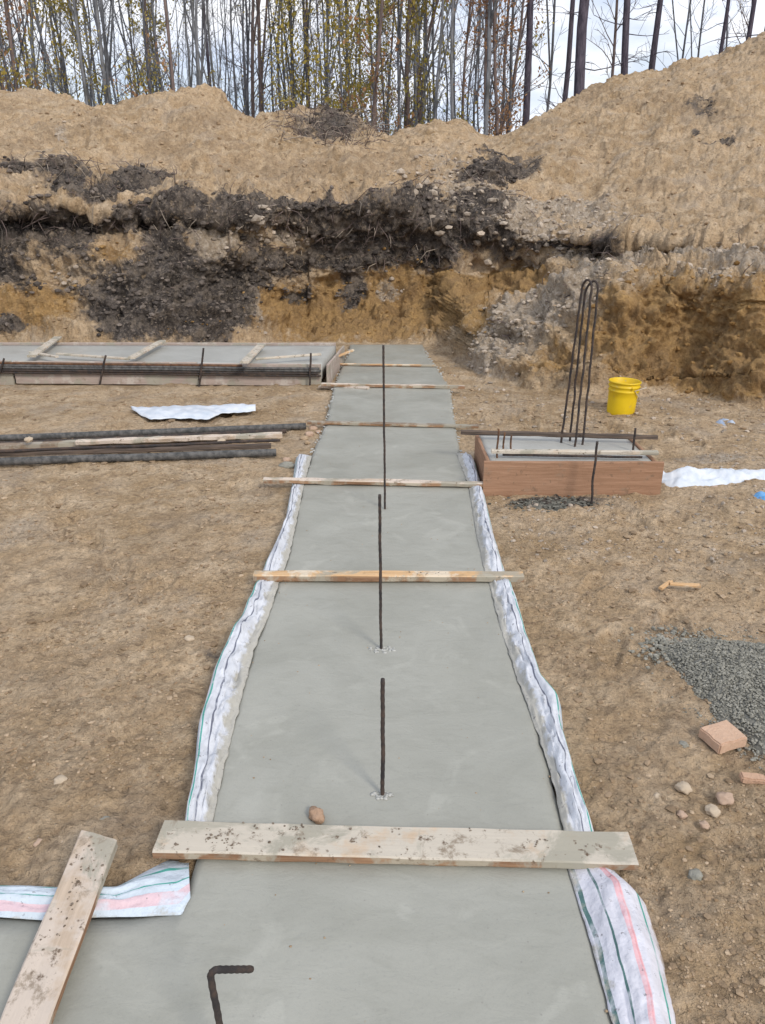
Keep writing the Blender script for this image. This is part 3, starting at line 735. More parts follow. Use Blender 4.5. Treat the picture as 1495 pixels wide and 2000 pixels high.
mb = MB()
for _ in range(260):
    yv = random.uniform(.9, 8.6); xl_, xr_ = xat(Lp, max(yv, Yc)), xat(Rp, yv); q = random.betavariate(.45, .45)
    mb.rock((xl_+(xr_-xl_)*q, yv, .0005), random.uniform(.001, .0032), flat=.5)
tag(mb.build('grit', M_clod), 'grains of sand and grit dropped on the wet concrete', 'grit', kind='stuff')
# stone on the concrete
def stone(name, px, py, r, mat, label, z=0., flat=.7, cat='stone', group=None, seed=1, sc3=(1, 1, 1)):
    import bmesh
    bm = bmesh.new(); bmesh.ops.create_icosphere(bm, subdivisions=3, radius=1)
    for v in bm.verts:
        k = 1+.38*mn.noise(v.co*1.5+Vector((seed*5, 0, 0)))+.16*mn.noise(v.co*4+Vector((seed*5, 0, 0)))+.05*mn.noise(v.co*10)
        v.co = Vector((v.co.x*r*sc3[0]*k, v.co.y*r*sc3[1]*k, v.co.z*r*flat*k))
    me = bpy.data.meshes.new(name); bm.to_mesh(me); bm.free(); me.materials.append(mat)
    me.polygons.foreach_set('use_smooth', [True]*len(me.polygons))
    o = bpy.data.objects.new(name, me); COL.objects.link(o); g = G(px, py, z); o.location = (g.x, g.y, z+r*flat*(.3 if z < 0 else .6)); o.rotation_euler = (0, 0, seed)
    tag(o, label, cat, group); return o
M_stone = clod_mat('brown_stone', (.36, .23, .15), (.45, .31, .22)); M_st2 = clod_mat('pink_stone', (.42, .30, .22), (.52, .38, .29)); M_st3 = clod_mat('pale_stone', (.46, .37, .27), (.56, .46, .35))
stone('stone', 619, 1598, .024, M_stone, 'brown clod sitting on the wet concrete just behind the nearest board', sc3=(1.1, .85, 1), flat=.75, seed=2)
SG = 'loose stones on the sand at right'
for i, (px, py, r, m, lb) in enumerate([
    (1336, 1540, .021, M_st3, 'pale rounded stone lying below the brick on the right'),
    (1416, 1562, .024, M_st2, 'pinkish flat stone to the right of the pale rounded stone'),
    (1392, 1585, .020, M_st3, 'yellowish angular stone touching the pinkish flat stone'),
    (1284, 1556, .011, M_st3, 'tiny white pebble left of the pale rounded stone'),
    (1332, 1592, .013, M_st2, 'small pink pebble directly below the pale rounded stone'),
    (1376, 1612, .012, M_st2, 'small pebble under the yellowish angular stone'),
    (1358, 1712, .018, M_gravel, 'grey speckled stone on sand right of the near board end'),
    (1336, 1455, .014, M_gravel, 'small dark grey stone left of the brick corner'),
    (370, 1250, .02, M_st3, 'pale stone on the left ground beside the bulging bag'),
    (80, 1650, .018, M_st2, 'pinkish flat stone on the ground at lower left'),
    (120, 1528, .02, M_st3, 'pale stone on open ground above the slanting board'),
    (205, 1605, .016, M_gravel, 'dark stone on the ground between slanting board and bag'),
    ]):
    stone('stone', px, py, r, m, lb, z=-.035, seed=i+3, group=SG if i < 8 else 'loose stones on the sand at left', flat=.6)

# brick
import bmesh
def brick(name, px, py, L, W, Hh, rz, mat, label, chip=True):
    bm = bmesh.new(); bmesh.ops.create_cube(bm, size=1)
    for v in bm.verts: v.co = Vector((v.co.x*L, v.co.y*W, v.co.z*Hh))
    bmesh.ops.bevel(bm, geom=bm.edges[:], offset=.004, segments=2, affect='EDGES')
    bmesh.ops.subdivide_edges(bm, edges=[e for e in bm.edges if e.calc_length() > .03], cuts=5, use_grid_fill=True)
    for v in bm.verts: v.co += Vector((1, 1, 1))*.0022*mn.noise(v.co*40) + Vector((0, 0, .002*mn.noise(v.co*15)))
    me = bpy.data.meshes.new(name); bm.to_mesh(me); bm.free(); me.materials.append(mat)
    o = bpy.data.objects.new(name, me); COL.objects.link(o); g = G(px, py, -.035); o.location = (g.x, g.y, -.035+Hh*.45); o.rotation_euler = (.03, .02, rz)
    tag(o, label, 'brick'); return o
brick('brick', 1410, 1448, .11, .09, .038, math.radians(22), M_brick, 'pinkish brick piece lying at the edge of the grey mortar heap')
brick('brick', 1470, 1525, .07, .03, .02, math.radians(-8), M_brick, 'thin broken reddish brick fragment at the right edge below the mortar heap')

# wood splinters
o, _ = board('wood_scrap', G(1308, 1142, -.02), G(1368, 1147, -.022), .02, .012, M_worange, seed=31); tag(o, 'thin pale wood splinter lying on sand above the mortar heap', 'wood scrap')
o, _ = board('wood_scrap', G(1290, 1152, -.025), G(1311, 1138, -.025), .018, .012, M_worange, seed=32); tag(o, 'short stubby wood chip touching the thin splinter', 'wood scrap')
o, _ = board('wood_scrap', G(1422, 822, -.02), G(1600, 834, -.02), .05, .03, M_wpaleY, seed=33); tag(o, 'weathered plank on the ground at the right edge under the ochre bank', 'plank')

# mortar heap on the right
cx_, cy_ = G(1520, 1330).x, G(1520, 1330).y
poly = [G(*p) for p in [(1285,1255),(1330,1228),(1420,1232),(1495,1240),(1620,1250),(1760,1350),(1760,1500),(1560,1480),(1480,1445),(1420,1400),(1370,1350),(1320,1295)]]
cen = Vector((sum(p.x for p in poly)/len(poly), sum(p.y for p in poly)/len(poly), 0))
nr, na = 26, 96; A = np.zeros((nr, na+1, 3))
angs = [math.atan2(p.y-cen.y, p.x-cen.x) for p in poly]; rr = [(p-cen).xy.length for p in poly]
od = sorted(zip(angs, rr)); aa = [o_[0] for o_ in od]; rrr = [o_[1] for o_ in od]
aa = [aa[-1]-2*math.pi]+aa+[aa[0]+2*math.pi]; rrr = [rrr[-1]]+rrr+[rrr[0]]
def heap_z(t, x, y): return -.05 + .085*(1-t**2.2)**.9 + .016*mn.noise(Vector((x*6, y*6, 0)))*(1-t) + .008*mn.noise(Vector((x*22, y*22, 0)))
for i in range(nr):
    for j in range(na+1):
        an = -math.pi+2*math.pi*(j % na)/na; r0 = np.interp(an, aa, rrr)*(1+.05*mn.noise(Vector((math.cos(an)*5, math.sin(an)*5, 1))))
        t = i/(nr-1); x = cen.x+math.cos(an)*r0*t; y = cen.y+math.sin(an)*r0*t
        A[i, j] = (x, y, heap_z(t, x, y))
gh = grid_mesh('mortar_heap', A[:, ::-1].copy(), M_gbase); tag(gh, 'low dark grey heap of wet mortar at the right edge beside the brick', 'mortar heap')
mb = MB()
for _ in range(9000):
    an = random.uniform(-math.pi, math.pi); t = math.sqrt(random.random())
    if random.random() < .12: t = 1+abs(random.gauss(0, .12))
    r0 = float(np.interp(an, aa, rrr)); x = cen.x+math.cos(an)*r0*t; y = cen.y+math.sin(an)*r0*t
    mb.rock((x, y, heap_z(min(t, 1), x, y)+(.003 if t <= 1 else .012)), random.uniform(.002, .0055), flat=.8)
for _ in range(220):
    g = G(random.gauss(1300, 28), random.gauss(1262, 16), -.03)
    mb.rock(g, random.uniform(.004, .010), flat=.8)
g = mb.build('gravel', M_gravel, smooth=False); tag(g, 'small grey stones in and around the mortar heap', 'gravel', kind='stuff')

# ------------------------------------------------------------------ pier form on the right
zt = .15
FA = G(943, 968, -.04); FB = G(1285, 965, -.04)
pr = empty('formwork_pier', (0, 0, 0)); tag(pr, 'wooden form box filled with concrete on the right beside the footing', 'formwork')
Yf = FA.y; xl, xr = FA.x, FB.x
board('front_board', (xl, Yf+.012, -.05), (xr, Yf+.002, -.05), .024, .215, M_wbrown, pr, seed=41)
Yb = G(1000, 848, zt).y
board('back_board', (xl+.04, Yb, -.05), (xr-.02, Yb, -.05), .024, .20, M_wgrey, pr, seed=42)
board('end_board', (xl+.03, Yf+.03, -.05), (xl+.03, Yb-.015, -.05), .022, .205, M_wbrown, pr, seed=43)
board('end_board', (xr-.03, Yf+.03, -.05), (xr-.03, Yb-.015, -.05), .022, .205, M_wbrown, pr, seed=44)
n = 30; A = np.zeros((n, n, 3))
for i in range(n):
    for j in range(n):
        x = xl+.042+(xr-xl-.084)*j/(n-1); y = Yf+.028+(Yb-Yf-.045)*i/(n-1)
        A[i, j] = (x, y, .145+.004*mn.noise(Vector((x*4, y*4, 0))))
pc = grid_mesh('concrete_fill', A, M_conc2, parent=pr)
md = pc.modifiers.new('s', 'SOLIDIFY'); md.thickness = .12; md.offset = -1
# form ties: battens over the box
a, b = G(960, 885, .175), G(1285, 888, .175)
o, _ = board('tie_batten', a, b, .035, .022, M_wpale, seed=45); tag(o, 'white batten laid lengthwise on top of the form box', 'batten', 'battens on the form box')
a, b = G(900, 848, .18), G(1284, 858, .18)
o, _ = board('tie_batten', a, b, .03, .025, M_wdark, seed=46, rough=.003); tag(o, 'dark batten along the back of the form box', 'batten', 'battens on the form box')
mb = MB(); mb.tube(rebar_pts(G(982, 888, .168), G(1255, 893, .168), .006, seed=3), .007, 6, rib=.12)
tag(mb.build('rebar', M_rebar), 'thin dark bar lying level in front of the white batten on the form box', 'rebar')
def stake(p, q, r, label, mat=M_rebar, nm='rebar_stake', grp='steel stakes around the forms'):
    mb = MB(); mb.tube(rebar_pts(p, q, .006, seed=p[0]), r, 7, rib=.12)
    tag(mb.build(nm, mat), label, 'stake', grp)
g = G(1154, 985, -.04); stake(g, D(1167, 862, g.y+.02), .0065, 'rusty stake leaning against the front of the reddish form board')
g = G(1238, 880, .15); stake(g-Vector((0, 0, .1)), D(1242, 836, g.y+.01), .0065, 'short stake at the back right corner of the form box')
for i, (px, lb) in enumerate([(972, 'first short stake at the left end of the form box'), (984, 'middle short stake at the left end of the form box'), (998, 'right short stake at the left end of the form box')]):
    g = G(px, 893-i*8, .15); stake(g-Vector((0, 0, .1)), D(px+2, 838+i*6, g.y+.01), .0055, lb, M_rust)
# tall hooped bars
def hoop(pa, ta, tb, pb, label, zb=.14):
    A0 = G(*pa, zb); B0 = G(*pb, zb); T0 = D(*ta, A0.y+.02); T1 = D(*tb, B0.y+.02)
    pts = rebar_pts(A0-Vector((0, 0, .08)), T0, .005, seed=pa[0])
    mid = (T0+T1)/2; rr_ = (T1-T0)/2; h = rr_.length*1.15
    for i in range(1, 14):
        an = math.pi*i/14; pts.append(mid-rr_*math.cos(an)+Vector((0, 0, h*math.sin(an))))
    pts += rebar_pts(T1, B0-Vector((0, 0, .08)), .005, seed=pb[0]+5)
    mb = MB(); mb.tube(pts, .0066, 7, rib=.14)
    tag(mb.build('rebar_hoop', M_rebar), label, 'rebar', 'tall bent bars rising from the form box')
hoop((1095, 866), (1137, 566), (1156, 566), (1123, 874), 'left hooped steel bar rising from the form box')
hoop((1113, 862), (1142, 580), (1168, 566), (1138, 870), 'right hooped steel bar rising from the form box')
# wet hole in front
mb = MB()
for _ in range(420):
    g = G(random.gauss(1085, 45), random.gauss(984, 7), -.035); mb.rock(g, random.uniform(.004, .013), flat=.4)
M_wet = clod_mat('wet_slurry', (.07, .072, .062), (.22, .21, .18))
tag(mb.build('slurry', M_wet, smooth=False), 'dark wet slurry lumps in front of the reddish form board', 'slurry', kind='stuff')

# white crumpled sheet to the right of the form, blue scraps
ribbon_args = dict(over=0, n=90, m=18, wr=.03, rag=.02, ends=0)
o = ribbon('plastic_sheet', [(1284,938),(1320,952),(1380,950),(1495,946),(1640,950)], [(1284,930),(1330,922),(1400,920),(1495,926),(1640,922)], M_sheet, None, crest=.045, zi=-.03, zo=-.03, seed=11, **ribbon_args)
tag(o, 'crumpled white plastic strip on the ground right of the form box', 'plastic sheet')
def scrap(pts, h, mat, label, seed, cat='plastic scrap'):
    g = [G(*p, -.03) for p in pts]; c0 = sum(g, Vector())/len(g); mb = MB(); rings = 7; nn = 40
    an = sorted([(math.atan2((p-c0).y, (p-c0).x), (p-c0).length) for p in g]); A0 = [x[0] for x in an]; R0 = [x[1] for x in an]
    A0 = [A0[-1]-2*math.pi]+A0+[A0[0]+2*math.pi]; R0 = [R0[-1]]+R0+[R0[0]]
    AA = np.zeros((rings, nn+1, 3))
    for i in range(rings):
        for j in range(nn+1):
            q = -math.pi+2*math.pi*(j % nn)/nn; r_ = np.interp(q, A0, R0)*i/(rings-1)
            x = c0.x+math.cos(q)*r_; y = c0.y+math.sin(q)*r_
            AA[i, j] = (x, y, -.022+h*(.35+.9*abs(mn.noise(Vector((x*14, y*14, seed)))))*(1-(i/(rings-1))**3))
    o = grid_mesh('plastic_scrap', AA[:, ::-1].copy(), mat); md = o.modifiers.new('s', 'SOLIDIFY'); md.thickness = .002; md.offset = 0
    tag(o, label, cat); return o
scrap([(1395,838),(1400,828),(1425,824),(1438,832),(1430,846),(1405,846)], .07, M_bluegrey, 'crumpled blue grey plastic bag under the ochre bank at right', 3)
scrap([(1465,978),(1478,968),(1510,966),(1530,980),(1500,990),(1474,986)], .05, M_blue, 'bright blue plastic scrap at the right edge below the white strip', 5)
scrap([(1375,848),(1400,842),(1408,850),(1390,856)], .02, M_pale, 'small pale lump beside the blue grey bag', 6, 'clod')
scrap([(1382,956),(1400,952),(1412,958),(1396,964)], .03, M_st2, 'small purple pink lump under the white strip', 8, 'clod')
# white sheet on the left
def flat_sheet(pts, mat, label):
    top, bot = pts; n = 70; m = 14
    gt = [G(*p, -.02) for p in top]; gb = [G(*p, -.02) for p in bot]
    A = np.zeros((n, m, 3)); UV = np.zeros((n, m, 2))
    ux = np.linspace(0, 1, n)
    def s(g, u):
        t = np.linspace(0, 1, len(g)); return Vector((np.interp(u, t, [q.x for q in g]), np.interp(u, t, [q.y for q in g]), 0))
    for i in range(n):
        a_, b_ = s(gt, ux[i]), s(gb, ux[i])
        for k in range(m):
            p = a_.lerp(b_, k/(m-1)); w = .014*mn.noise(Vector((p.x*6, p.y*7, 3)))+.01*mn.noise(Vector((p.x*17, p.y*14, 3)))
            A[i, k] = (p.x, p.y, -.004+w+.02*math.sin(math.pi*k/(m-1))); UV[i, k] = (ux[i], k/(m-1))
    o = grid_mesh('plastic_sheet', A, mat, uv=UV); md = o.modifiers.new('s', 'SOLIDIFY'); md.thickness = .002; md.offset = 0
    tag(o, label, 'plastic sheet'); return o
flat_sheet(([(256,800),(310,797),(360,796),(430,795),(500,794)], [(258,803),(296,825),(330,822),(372,821),(410,823),(432,812),(500,806)]), M_sheet, 'flat white plastic sheet on the sand at left, between formwork and pipes')

# ------------------------------------------------------------------ yellow jerry can
g = G(1211, 812, -.02)
yb = empty('bucket', g); tag(yb, 'yellow plastic bucket standing on the sand under the ochre bank', 'bucket')
mb = MB(); n = 48
prof = [(0, .100), (.006, .104), (.05, .107), (.10, .109), (.15, .111), (.20, .113), (.205, .118), (.212, .118), (.217, .114), (.235, .115), (.24, .121), (.248, .121), (.252, .116), (.268, .117), (.272, .124), (.280, .124), (.283, .119), (.278, .115), (.15, .108), (.02, .101)]
for z_, r_ in prof:
    for j in range(n):
        an = 2*math.pi*j/n; k_ = r_*(1+.012*math.sin(2*an+1)); mb.v.append((k_*math.cos(an), k_*math.sin(an), z_))
for i in range(len(prof)-1):
    for j in range(n): mb.f.append((i*n+j, i*n+(j+1) % n, (i+1)*n+(j+1) % n, (i+1)*n+j)); mb.m.append(0)
mb.f.append(tuple(range(n))[::-1]); mb.m.append(0); mb.f.append(tuple((len(prof)-1)*n+j for j in range(n))); mb.m.append(0)
mb.build('body', M_yel, yb)
mb = MB(); mb.tube([(.02+.10*math.cos(a_)*1.0+.03*math.sin(a_), -.118*math.cos(a_), .25-.10*math.sin(a_)*.9) for a_ in [0]] + [(.122*math.sin(a_)+.012*math.sin(a_), -.121*math.cos(a_), .245-.13*math.sin(a_)) for a_ in [math.pi*q/20 for q in range(1, 21)]], .0035, 6)
mb.build('handle', M_wpale, yb)
for sg in (1, -1):
    mb = MB(); mb.tube([(0, sg*.112, .245), (0, sg*.128, .245)], .011, 10); mb.build('handle_lug', M_yel, yb)
yb.rotation_euler = (0.02, .03, .25)

# ------------------------------------------------------------------ left footing with formwork
zl = .165
fl = empty('formwork_trench', (0, 0, 0)); tag(fl, 'long timber form with pale grey boards around the far left footing', 'formwork')
f0 = G(-900, 741, -.035); f1 = G(628, 752, -.035)
Y0 = f1.y; Y0l = f0.y
def onf(px, dy=0): # point on front line at column px
    t = (px+900)/(628+900); p = f0.lerp(f1, t); return Vector((p.x, p.y+dy, 0))
top_h = .185
# three lengths of front board
j1 = 40; 
board('front_board', onf(-900)+Vector((0, .01, -.06)), onf(j1)+Vector((0, .01, -.06)), .024, .235, M_wgrey, fl, seed=51)
board('front_board', onf(j1+4)+Vector((0, .014, -.045)), onf(395)+Vector((0, .012, -.045)), .024, .215, M_wgrey, fl, seed=52)
board('front_board', onf(397)+Vector((0, .012, -.045)), onf(628)+Vector((0, .014, -.045)), .024, .205, M_wgrey, fl, seed=53)
Bk = G(640, 672, zl).y; bk0 = Vector((onf(-900).x*1.1, Bk+.05, 0)); bk1 = Vector((-.50, Bk, 0))
board('back_board', bk0+Vector((0, .02, -.05)), bk1+Vector((0, .02, -.05)), .024, .225, M_wgrey, fl, seed=54)
board('end_board', Vector((onf(628).x+.06, Y0+.03, -.05)), Vector((onf(628).x+.16, Bk-.01, -.05)), .022, .2, M_wgrey, fl, seed=55)
n = 80; A = np.zeros((12, n, 3))
for i in range(12):
    for j in range(n):
        pa = onf(-900+(628+900)*j/(n-1), .03); pb = bk0.lerp(bk1, j/(n-1)); p = pa.lerp(pb, i/11)
        if j == n-1: p.x += .0
        A[i, j] = (p.x, p.y-(.008 if i == 11 else 0), .150+.004*mn.noise(Vector((p.x*3, p.y*3, 0))))
pc = grid_mesh('concrete_footing', A, M_conc2); md = pc.modifiers.new('s', 'SOLIDIFY'); md.thickness = .14; md.offset = -1
tag(pc, 'pale grey concrete footing inside the timber form at far left', 'concrete footing')
TB = 'slats nailed across the left form'
for i, (p0, p1, w, lb) in enumerate([((62, 698), (114, 661), .08, 'pale slat across the left form nearest the photo edge'), ((258, 701), (318, 668), .07, 'pale slat across the middle of the left form'), ((478, 710), (512, 675), .08, 'pale slat across the left form near its right end')]):
    z = .2
    o, _ = board('cross_slat', G(*p0, z), G(*p1, z), w, .022, M_wpale, seed=60+i); tag(o, lb, 'slat', TB)
for i, (p0, p1, lb) in enumerate([((112, 693), (252, 703), 'long pale batten lying on the front edge of the left form'), ((500, 703), (627, 694), 'pale batten slanting over the right end of the left form'), ((60,690),(112,699),'short batten at the left end of the form top')]):
    o, _ = board('edge_batten', G(*p0, .2 if i else .19), G(*p1, .2 if i else .19), .035, .02, M_wpale, seed=70+i); tag(o, lb, 'batten', 'battens lying on the left form')
# pile of bars against the front board
LB = 'long steel bars stacked against the left form'
k = 0
for (ya, yb_, r, dz, dy, mat, x1) in [(-900, 628, .013, .105, -.02, M_pipe, 628), (-900, 620, .013, .125, -.018, M_pipe, 626), (-900, 628, .010, .082, -.03, M_rebar, 622), (-900, 600, .010, .060, -.028, M_rebar, 628), (-900, 600, .012, .148, -.012, M_rust, 480)]:
    a = onf(-900, dy)+Vector((0, 0, dz+.03)); b = onf(x1, dy)+Vector((0, 0, dz-.005))
    mb = MB(); mb.tube(rebar_pts(a, b, .012, n=60, seed=k), r, 7)
    tag(mb.build('steel_bar', mat), ['grey bar lying uppermost but one on the left form face', 'grey bar at the top of the stack on the left form', 'thin dark bar below the grey ones on the left form', 'lowest thin dark bar on the left form face', 'rusty bar along the upper edge of the left form'][k], 'steel bar', LB); k += 1
for i, (px, yt, yb2, lb) in enumerate([(207, 694, 748, 'stake holding the left form between the first two slats'), (398, 680, 752, 'tall stake holding the left form between the last two slats'), (607, 690, 752, 'stake at the right end of the left form'), (8, 700, 742, 'stake at the left photo edge against the form')]):
    g = onf(px, -.05); g.z = -.06; stake(g, D(px, yt, g.y), .009, lb, M_rebar)
# debris and small timber beside the junction
o, _ = board('wood_scrap', G(655, 700, .1), G(690, 686, .1), .03, .02, M_worange, seed=81); tag(o, 'short orange offcut at the corner where the left form meets the footing', 'wood scrap')
o, _ = board('form_board', G(640, 752, -.04)+Vector((0, .05, 0)), G(662, 716, -.04)+Vector((0, .02, 0)), .022, .14, M_wgrey, seed=82); tag(o, 'short grey form board closing the gap beside the main footing', 'board')
o, _ = board('plank', G(625, 757, -.03), G(720, 760, -.0), .05, .02, M_wpaleY, seed=83)
tag(o, 'muddy plank end lying on the ground left of the footing beyond the pipes', 'plank')

# ------------------------------------------------------------------ pipes and timbers on the left ground
PG = 'long dark pipes and timbers on the left ground'
def pole(p0, p1, r, z, mat, label, cat='pipe', flat=False, seed=0, hollow=False):
    a, b = G(*p0, z), G(*p1, z)
    if flat:
        o, _ = board('timber', a, b, r*2.2, r*1.2, mat, seed=seed, rough=.004); tag(o, label, cat, PG); return
    mb = MB(); mb.tube(rebar_pts(a, b, .014, n=50, seed=seed), r, 12)
    tag(mb.build('pipe', mat), label, cat, PG)
pole((-500, 876), (598, 832), .024, .0, M_pipe, 'rearmost and longest dark pipe on the left ground')
pole((-500, 890), (560, 842), .018, -.005, M_rebar, 'thin black pipe just in front of the rearmost one', seed=2)
pole((-500, 898), (470, 858), .03, -.03, M_wmud, 'brown timber in the middle of the pile at left', 'timber', True, 3)
pole((150, 868), (552, 853), .024, -.0, M_wpaleY, 'pale muddy timber ending just short of the rearmost pipe', 'timber', True, 4)
pole((-500, 902), (548, 860), .010, .025, M_rebar, 'thin black rod lying over the pale timber', seed=5)
pole((-500, 906), (530, 874), .022, -.012, M_wdark, 'dark stained timber at the front of the pile', 'timber', True, 6)
pole((-500, 918), (540, 884), .026, -.008, M_pipe, 'frontmost thick grey pipe on the left ground', seed=7)
pole((-500, 900), (300, 872), .016, .012, M_rust, 'rusty pipe showing orange at the left edge', seed=8)
stone('stone', 57, 862, .028, M_st3, 'white stone lying on the rearmost pipe at left', z=.03, seed=21)
stone('clod', 434, 866, .03, M_st3, 'pale clod resting on the timbers near their right end', z=.0, seed=22, cat='clod')
scatter_px = [(612,838),(622,845),(605,850),(595,858),(632,832),(600,866),(560,900)]
for i, (px, py) in enumerate(scatter_px):
    stone('clod', px, py, random.uniform(.018, .032), random.choice([M_clod, M_st2]), 'sandy clod in the small heap between pipe ends and footing', z=-.035, seed=30+i, cat='clod', group='clods between the pipes and the footing')
stone('stone', 562, 912, .05, M_gravel, 'grey rounded stone beside the top end of the left bag', z=-.035, seed=44, flat=.5)
# ------------------------------------------------------------------ trees
def make_tree(kind, seed):
    rnd = random.Random(seed)
    H_, r0, nl = {'slim': (12, .044, 26), 'pale': (13, .054, 24), 'dark': (14, .10, 20), 'brown': (13, .07, 26), 'sapling': (6, .025, 34), 'russet': (9, .05, 30)}[kind]
    tm = MB(); cm = MB()
    lx, ly = rnd.gauss(0, .055), rnd.gauss(0, .03); pts = []; n = 22; sd = rnd.random()*50
    cv = rnd.gauss(0, .25)
    for i in range(n+1):
        t = i/n; z = H_*t
        pts.append(Vector((lx*z+cv*t*t+.14*mn.noise(Vector((z*.35, sd, 0)))+.03*mn.noise(Vector((z*1.6, sd, 4))), ly*z+.14*mn.noise(Vector((z*.35, sd, 9))), z-.5)))
    rad_ = [r0*(1.25-.25*min(1, i/2))*(1-.82*(i/n)) for i in range(n+1)]
    tm.tube(pts, rad_, 8)
    if kind in ('slim', 'pale', 'brown') and rnd.random() < .55:
        i0 = rnd.randint(4, 9); fk = [pts[i0]]; dx_, dy_ = rnd.gauss(0, .16), rnd.gauss(0, .16)
        for i in range(i0+1, n+1): fk.append(pts[i]+Vector((dx_*(i-i0)*.5+.05*mn.noise(Vector((i*.8, sd, 1))), dy_*(i-i0)*.5, 0)))
        tm.tube(fk, [q*.72 for q in rad_[i0:]], 6)
    def at(t):
        f = t*n; i = min(int(f), n-1); return pts[i].lerp(pts[i+1], f-i)
    mats_leaf = {'slim': M_lfy, 'pale': M_lfy, 'dark': M_lfg, 'brown': M_lfo, 'sapling': M_lfy, 'russet': M_lfo}[kind]
    for k in range(nl):
        t = rnd.uniform(.10 if kind in ('sapling', 'russet', 'dark') else .2, .97); p = at(t); an = rnd.random()*6.28
        if kind == 'dark': L = rnd.uniform(.3, 1.1)*(1.1-t*.3); up = rnd.uniform(-.3, .25)
        elif kind in ('sapling', 'russet'): L = rnd.uniform(.5, 1.5)*(1.15-t); up = rnd.uniform(.3, 1.1)
        else: L = rnd.uniform(.5, 2.0)*(1.1-t*.5); up = rnd.uniform(.5, 1.6)
        d = Vector((math.cos(an), math.sin(an), up)).normalized()
        q = [p]; cur = p; dd = d.copy()
        for s in range(4):
            cur = cur+dd*(L/4); dd = (dd+Vector((rnd.gauss(0, .2), rnd.gauss(0, .2), rnd.gauss(.08, .14)))).normalized(); q.append(cur)
        rb = max(.006, r0*(1-.8*t)*.34); rb = rb if kind != 'dark' else rb*.45; cm.tube(q, [rb, rb*.8, rb*.6, rb*.45, rb*.25], 4, 0, False)
        tips = []
        for s in range(7 if kind != 'dark' else 4):
            f = rnd.uniform(.25, 1)*4; i = min(int(f), 3); b = q[i].lerp(q[i+1], f-i)
            d2 = (dd+Vector((rnd.gauss(0, .8), rnd.gauss(0, .8), rnd.gauss(.25, .5)))).normalized(); l2 = rnd.uniform(.15, .6)
            m_ = b+d2*l2*.5+Vector((rnd.gauss(0, .04), rnd.gauss(0, .04), .02)); e = b+d2*l2
            cm.tube([b, m_, e], [max(.004, rb*.4), .0045, .003], 3, 0, False); tips += [m_, e, b]
        nleaf = {'slim': 3, 'pale': 2, 'dark': 0, 'brown': 3, 'sapling': 60, 'russet': 40}[kind]
        if kind in ('slim', 'pale', 'brown'): nleaf = nleaf*(8 if rnd.random() < .10 else 0)
        for s in range(nleaf):
            c_ = tips[(s*7)//max(1, nleaf) % len(tips)]+Vector((rnd.gauss(0, .1), rnd.gauss(0, .1), rnd.gauss(0, .08)))
            a_ = Vector((rnd.gauss(0, 1), rnd.gauss(0, 1), rnd.gauss(0, 1))).normalized(); b_ = a_.cross(Vector((rnd.random(), rnd.random(), 1))).normalized()
            z_ = rnd.uniform(.022, .05)
            cm.quad(c_-a_*z_, c_-b_*z_*.7, c_+a_*z_, c_+b_*z_*.7, 1)
    bk = {'slim': M_bkg, 'pale': M_bkl, 'dark': M_bkd, 'brown': M_bkb, 'sapling': M_bkg, 'russet': M_bkb}[kind]
    tm_o = tm.build('trunk', bk); cm_o = cm.build('crown', [bk, mats_leaf], smooth=False)
    return tm_o, cm_o
PROTO = {}
for kind, c_ in [('slim', 6), ('pale', 4), ('dark', 4), ('brown', 3), ('sapling', 4), ('russet', 3)]:
    PROTO[kind] = [make_tree(kind, hash_) for hash_ in range(len(kind)*100, len(kind)*100+c_)]
used = set(); PR = random.Random(77)
NAMES = {'slim': 'birch_tree', 'pale': 'birch_tree', 'dark': 'pine_tree', 'brown': 'bare_tree', 'sapling': 'leafy_sapling', 'russet': 'russet_sapling'}
def plant(kind, px, Yd, label, group, s=1., sr=1., rot=None, v=None):
    i = PR.randrange(len(PROTO[kind])) if v is None else v
    t0, c0 = PROTO[kind][i]
    g = D(px, 200, Yd); e = empty(NAMES[kind], (g.x, g.y, 1.35), random.random()*6.28 if rot is None else rot)
    e.scale = (sr, sr, s)
    tag(e, label, 'tree', group)
    if (kind, i) not in used:
        t, c = t0, c0; used.add((kind, i))
    else:
        t, c = t0.copy(), c0.copy(); COL.objects.link(t); COL.objects.link(c)
    t.parent = e; c.parent = e
    return e
GP = 'trees of the wood behind the spoil heaps'
zones = [(-150, 170, 'behind the leftmost sand heap'), (170, 480, 'above the rounded sand heap at left'), (480, 760, 'above the dark brush heap in the middle'), (760, 1010, 'above the low saddle right of the middle')]
def zn(px):
    for a_, b_, t_ in zones:
        if px < b_: return t_
    return 'above the long sand slope at right'
KL = {'slim': 'slim grey trunk with thin bare twigs', 'pale': 'paler grey birch trunk with few yellow leaves', 'dark': 'dark straight pine trunk with short dead twigs', 'brown': 'brown trunk with sparse russet leaves', 'sapling': 'young tree with yellow green leaves', 'russet': 'young tree with withered russet leaves'}
rt = random.Random(5)
for k in range(125):
    px = -140+1150*((k*0.61803) % 1)+rt.gauss(0, 8); depth = rt.choice([0, 1, 1, 1, 2])
    Yd = rt.uniform(*[(19, 25), (25, 34), (34, 48)][depth])
    kind = rt.choices(['slim', 'pale', 'brown', 'dark'], [6, 3.2, 1.2, .15 if px < 800 else .6])[0]
    plant(kind, px, Yd, KL[kind]+' '+zn(px), GP+' '+zn(px), s=rt.uniform(.9, 1.25), sr=rt.uniform(.8, 1.2))
